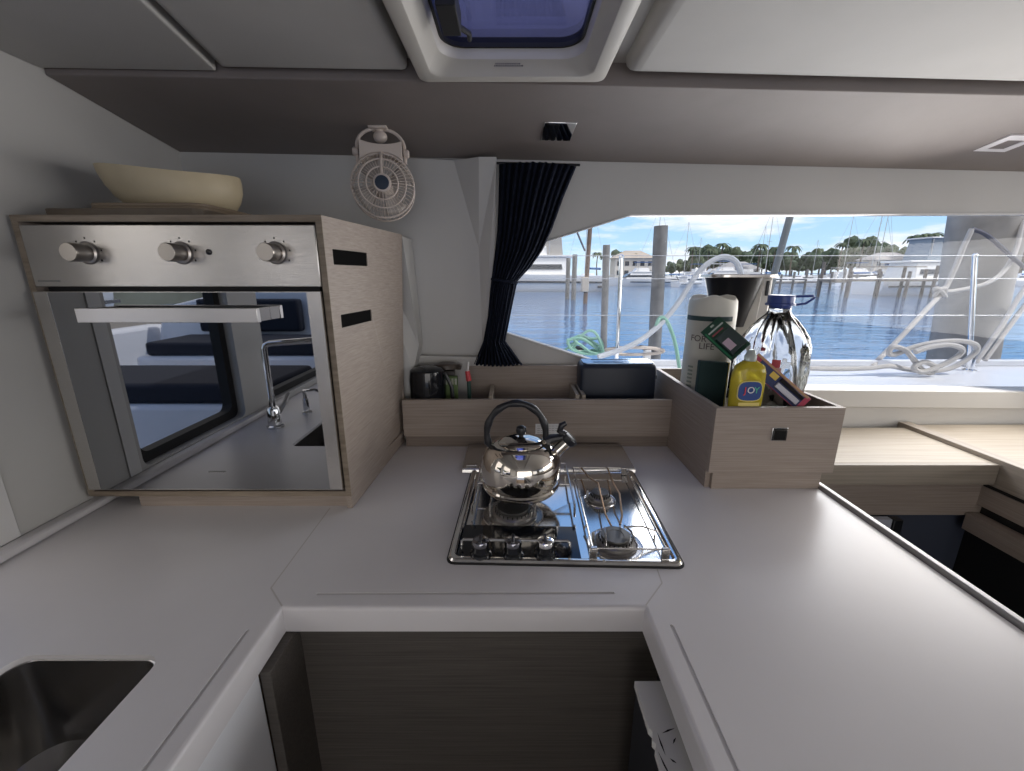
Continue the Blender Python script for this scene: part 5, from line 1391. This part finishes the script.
def house(px, Y, w, h, label, roof, wall=(.6, .56, .5)):
    x = at_shore(px, Y); t = thing('house', label, 'house', (x, Y, -1.0))
    MB().box(x - w / 2, x + w / 2, Y, Y + 8, -1.0, -1 + h).build('wall', mat('stucco_%d' % px, wall, .8), t)
    z = -1 + h; e_ = .8
    MB().hexa([(x - w / 2 - e_, Y - e_, z), (x + w / 2 + e_, Y - e_, z), (x + w / 2 + e_, Y + 8 + e_, z), (x - w / 2 - e_, Y + 8 + e_, z), (x - w * .2, Y + 3.5, z + 2.6), (x + w * .2, Y + 3.5, z + 2.6), (x + w * .2, Y + 4.5, z + 2.6), (x - w * .2, Y + 4.5, z + 2.6)]).build('roof', mat('roof_%d' % px, roof, .8), t)
    n = int(w / 2.6)
    for i in range(n):
        for zz in ([1.0] if h < 4.5 else [1.0, 4.0]):
            xx = x - w / 2 + (i + .5) * w / n
            MB().box(xx - .7, xx + .7, Y - .06, Y, -1 + zz, -1 + zz + 1.5).build('window', M_boatwin, t)
house(634, 148, 13, 6.5, 'pale two-storey waterfront house at the left of the far shore', (.42, .36, .30))
house(742, 152, 12, 3.0, 'low pale house among far trees above the coffee maker', (.35, .34, .33))
house(893, 150, 14, 6.0, 'two-storey pale house on the far shore behind the right dock', (.33, .31, .30))

# --- cockpit and dock beyond the left windows (mirrored in the oven door)
ck = thing('cockpit', 'white moulded cockpit with seats beyond the left window, mirrored in oven door', 'cockpit', (-2.4, -1.2, -1.5))
mb = MB(); mb.box(-4.2, -1.19, -3.2, 1.2, -1.55, -1.40); mb.build('sole', mat('cockpit_sole', (.5, .48, .46), .7), ck)
mb = MB(); mb.box(-3.2, -1.35, -1.05, -.45, -1.40, -.72); mb.build('seat_base', M_gel, ck, bevel=.03)
mb = MB(); mb.hexa([(-3.6, -2.75, -1.4), (-1.5, -2.75, -1.4), (-1.5, -2.1, -1.4), (-3.6, -2.1, -1.4), (-3.6, -2.75, -.75), (-1.5, -2.75, -.75), (-1.5, -2.1, -.75), (-3.6, -2.1, -.75)]); mb.build('aft_seat_base', M_gel, ck, bevel=.04)
mb = MB(); mb.hexa([(-4.2, -3.1, -1.5), (-1.2, -3.1, -1.5), (-1.2, -2.85, -1.5), (-4.2, -2.85, -1.5), (-3.9, -3.05, -.35), (-2.2, -3.05, .05), (-2.2, -2.9, .05), (-3.9, -2.9, -.35)]); mb.build('aft_coaming', M_gel, ck, bevel=.03)
mb = MB(); mb.box(-4.25, -4.05, -3.1, 1.2, -1.5, -.55); mb.build('side_coaming', M_gel, ck, bevel=.04)
for args, lab in (((-3.15, -1.38, -1.02, -.47, -.72, -.60), 'navy seat cushion on the forward cockpit seat'), ((-3.5, -1.55, -2.72, -2.12, -.75, -.62), 'navy seat cushion on the aft cockpit seat'), ((-3.4, -2.3, -2.86, -2.74, -.60, -.25), 'navy back cushion at the aft cockpit seat')):
    tag(MB().box(*args).build('cockpit_cushion', M_navyc, None, bevel=.03, seg=3), lab, 'cushion')
qd = thing('quay', 'weathered wooden dock with dark timber wall beyond the cockpit', 'dock', (-9, -6, WZ))
MB().box(-14, -5.4, -12, 2.5, -1.25, -1.1).build('deck_planks', M_dock, qd)
MB().box(-13.8, -5.5, -11.8, 2.3, WZ - .5, -1.25).build('timber_wall', mat('wet_timber', (.07, .07, .045), .8, noise=.3, nscale=2), qd)
for yy in (-9, -6, -3, 0): MB().tube([(-5.3, yy, WZ - .5), (-5.3, yy, .9)], .17, 12).build('piling', M_pile, qd)
y3 = motorboat('motor_yacht', 'white motor yacht beyond the dock, mirrored in the oven door', 15); put(y3, -21, -14, WZ, radians(70))
o = copy_tree(tp_[0]); o['label'] = 'dark green tree beyond the dock on the cockpit side'; del o['group']; put(o, -38, -18, -1.1, 1, (1.6, 1.6, 1.0))
o = copy_tree(tp_[1]); o['label'] = 'light green tree beyond the dock on the cockpit side'; del o['group']; put(o, -34, -30, -1.1, 2, (1.8, 1.8, .9))
struct(MB().box(-120, -27, -90, 60, WZ - .3, -1.1).build('near_shore', MATS['shore_land']))
# unseen sheet on poles, added over the roof to keep sun off the hatch
bt = thing('sun_blocker', 'unseen grey sheet added above the cabin roof to block sun at the hatch', 'sun blocker', (1.2, .4, 1.0))
mb = MB(); rows = [[(.2 + 2.2 * i / 10, -1.2 + 2.6 * j / 10, 2.45 + .12 * sin(pi * i / 10)) for j in range(11)] for i in range(11)]
mb.sheet(rows); o = mb.build('canvas', mat('sun_blocker_grey', (.3, .3, .32), .9), bt, recalc=False); q = o.modifiers.new('thick', 'SOLIDIFY'); q.thickness = .01
for x in (.25, 2.35):
    for y in (-1.15, 1.35): MB().tube([(x, y, .56), (x, y, 2.47)], .014, 10).build('blocker_pole', M_chrome, bt)
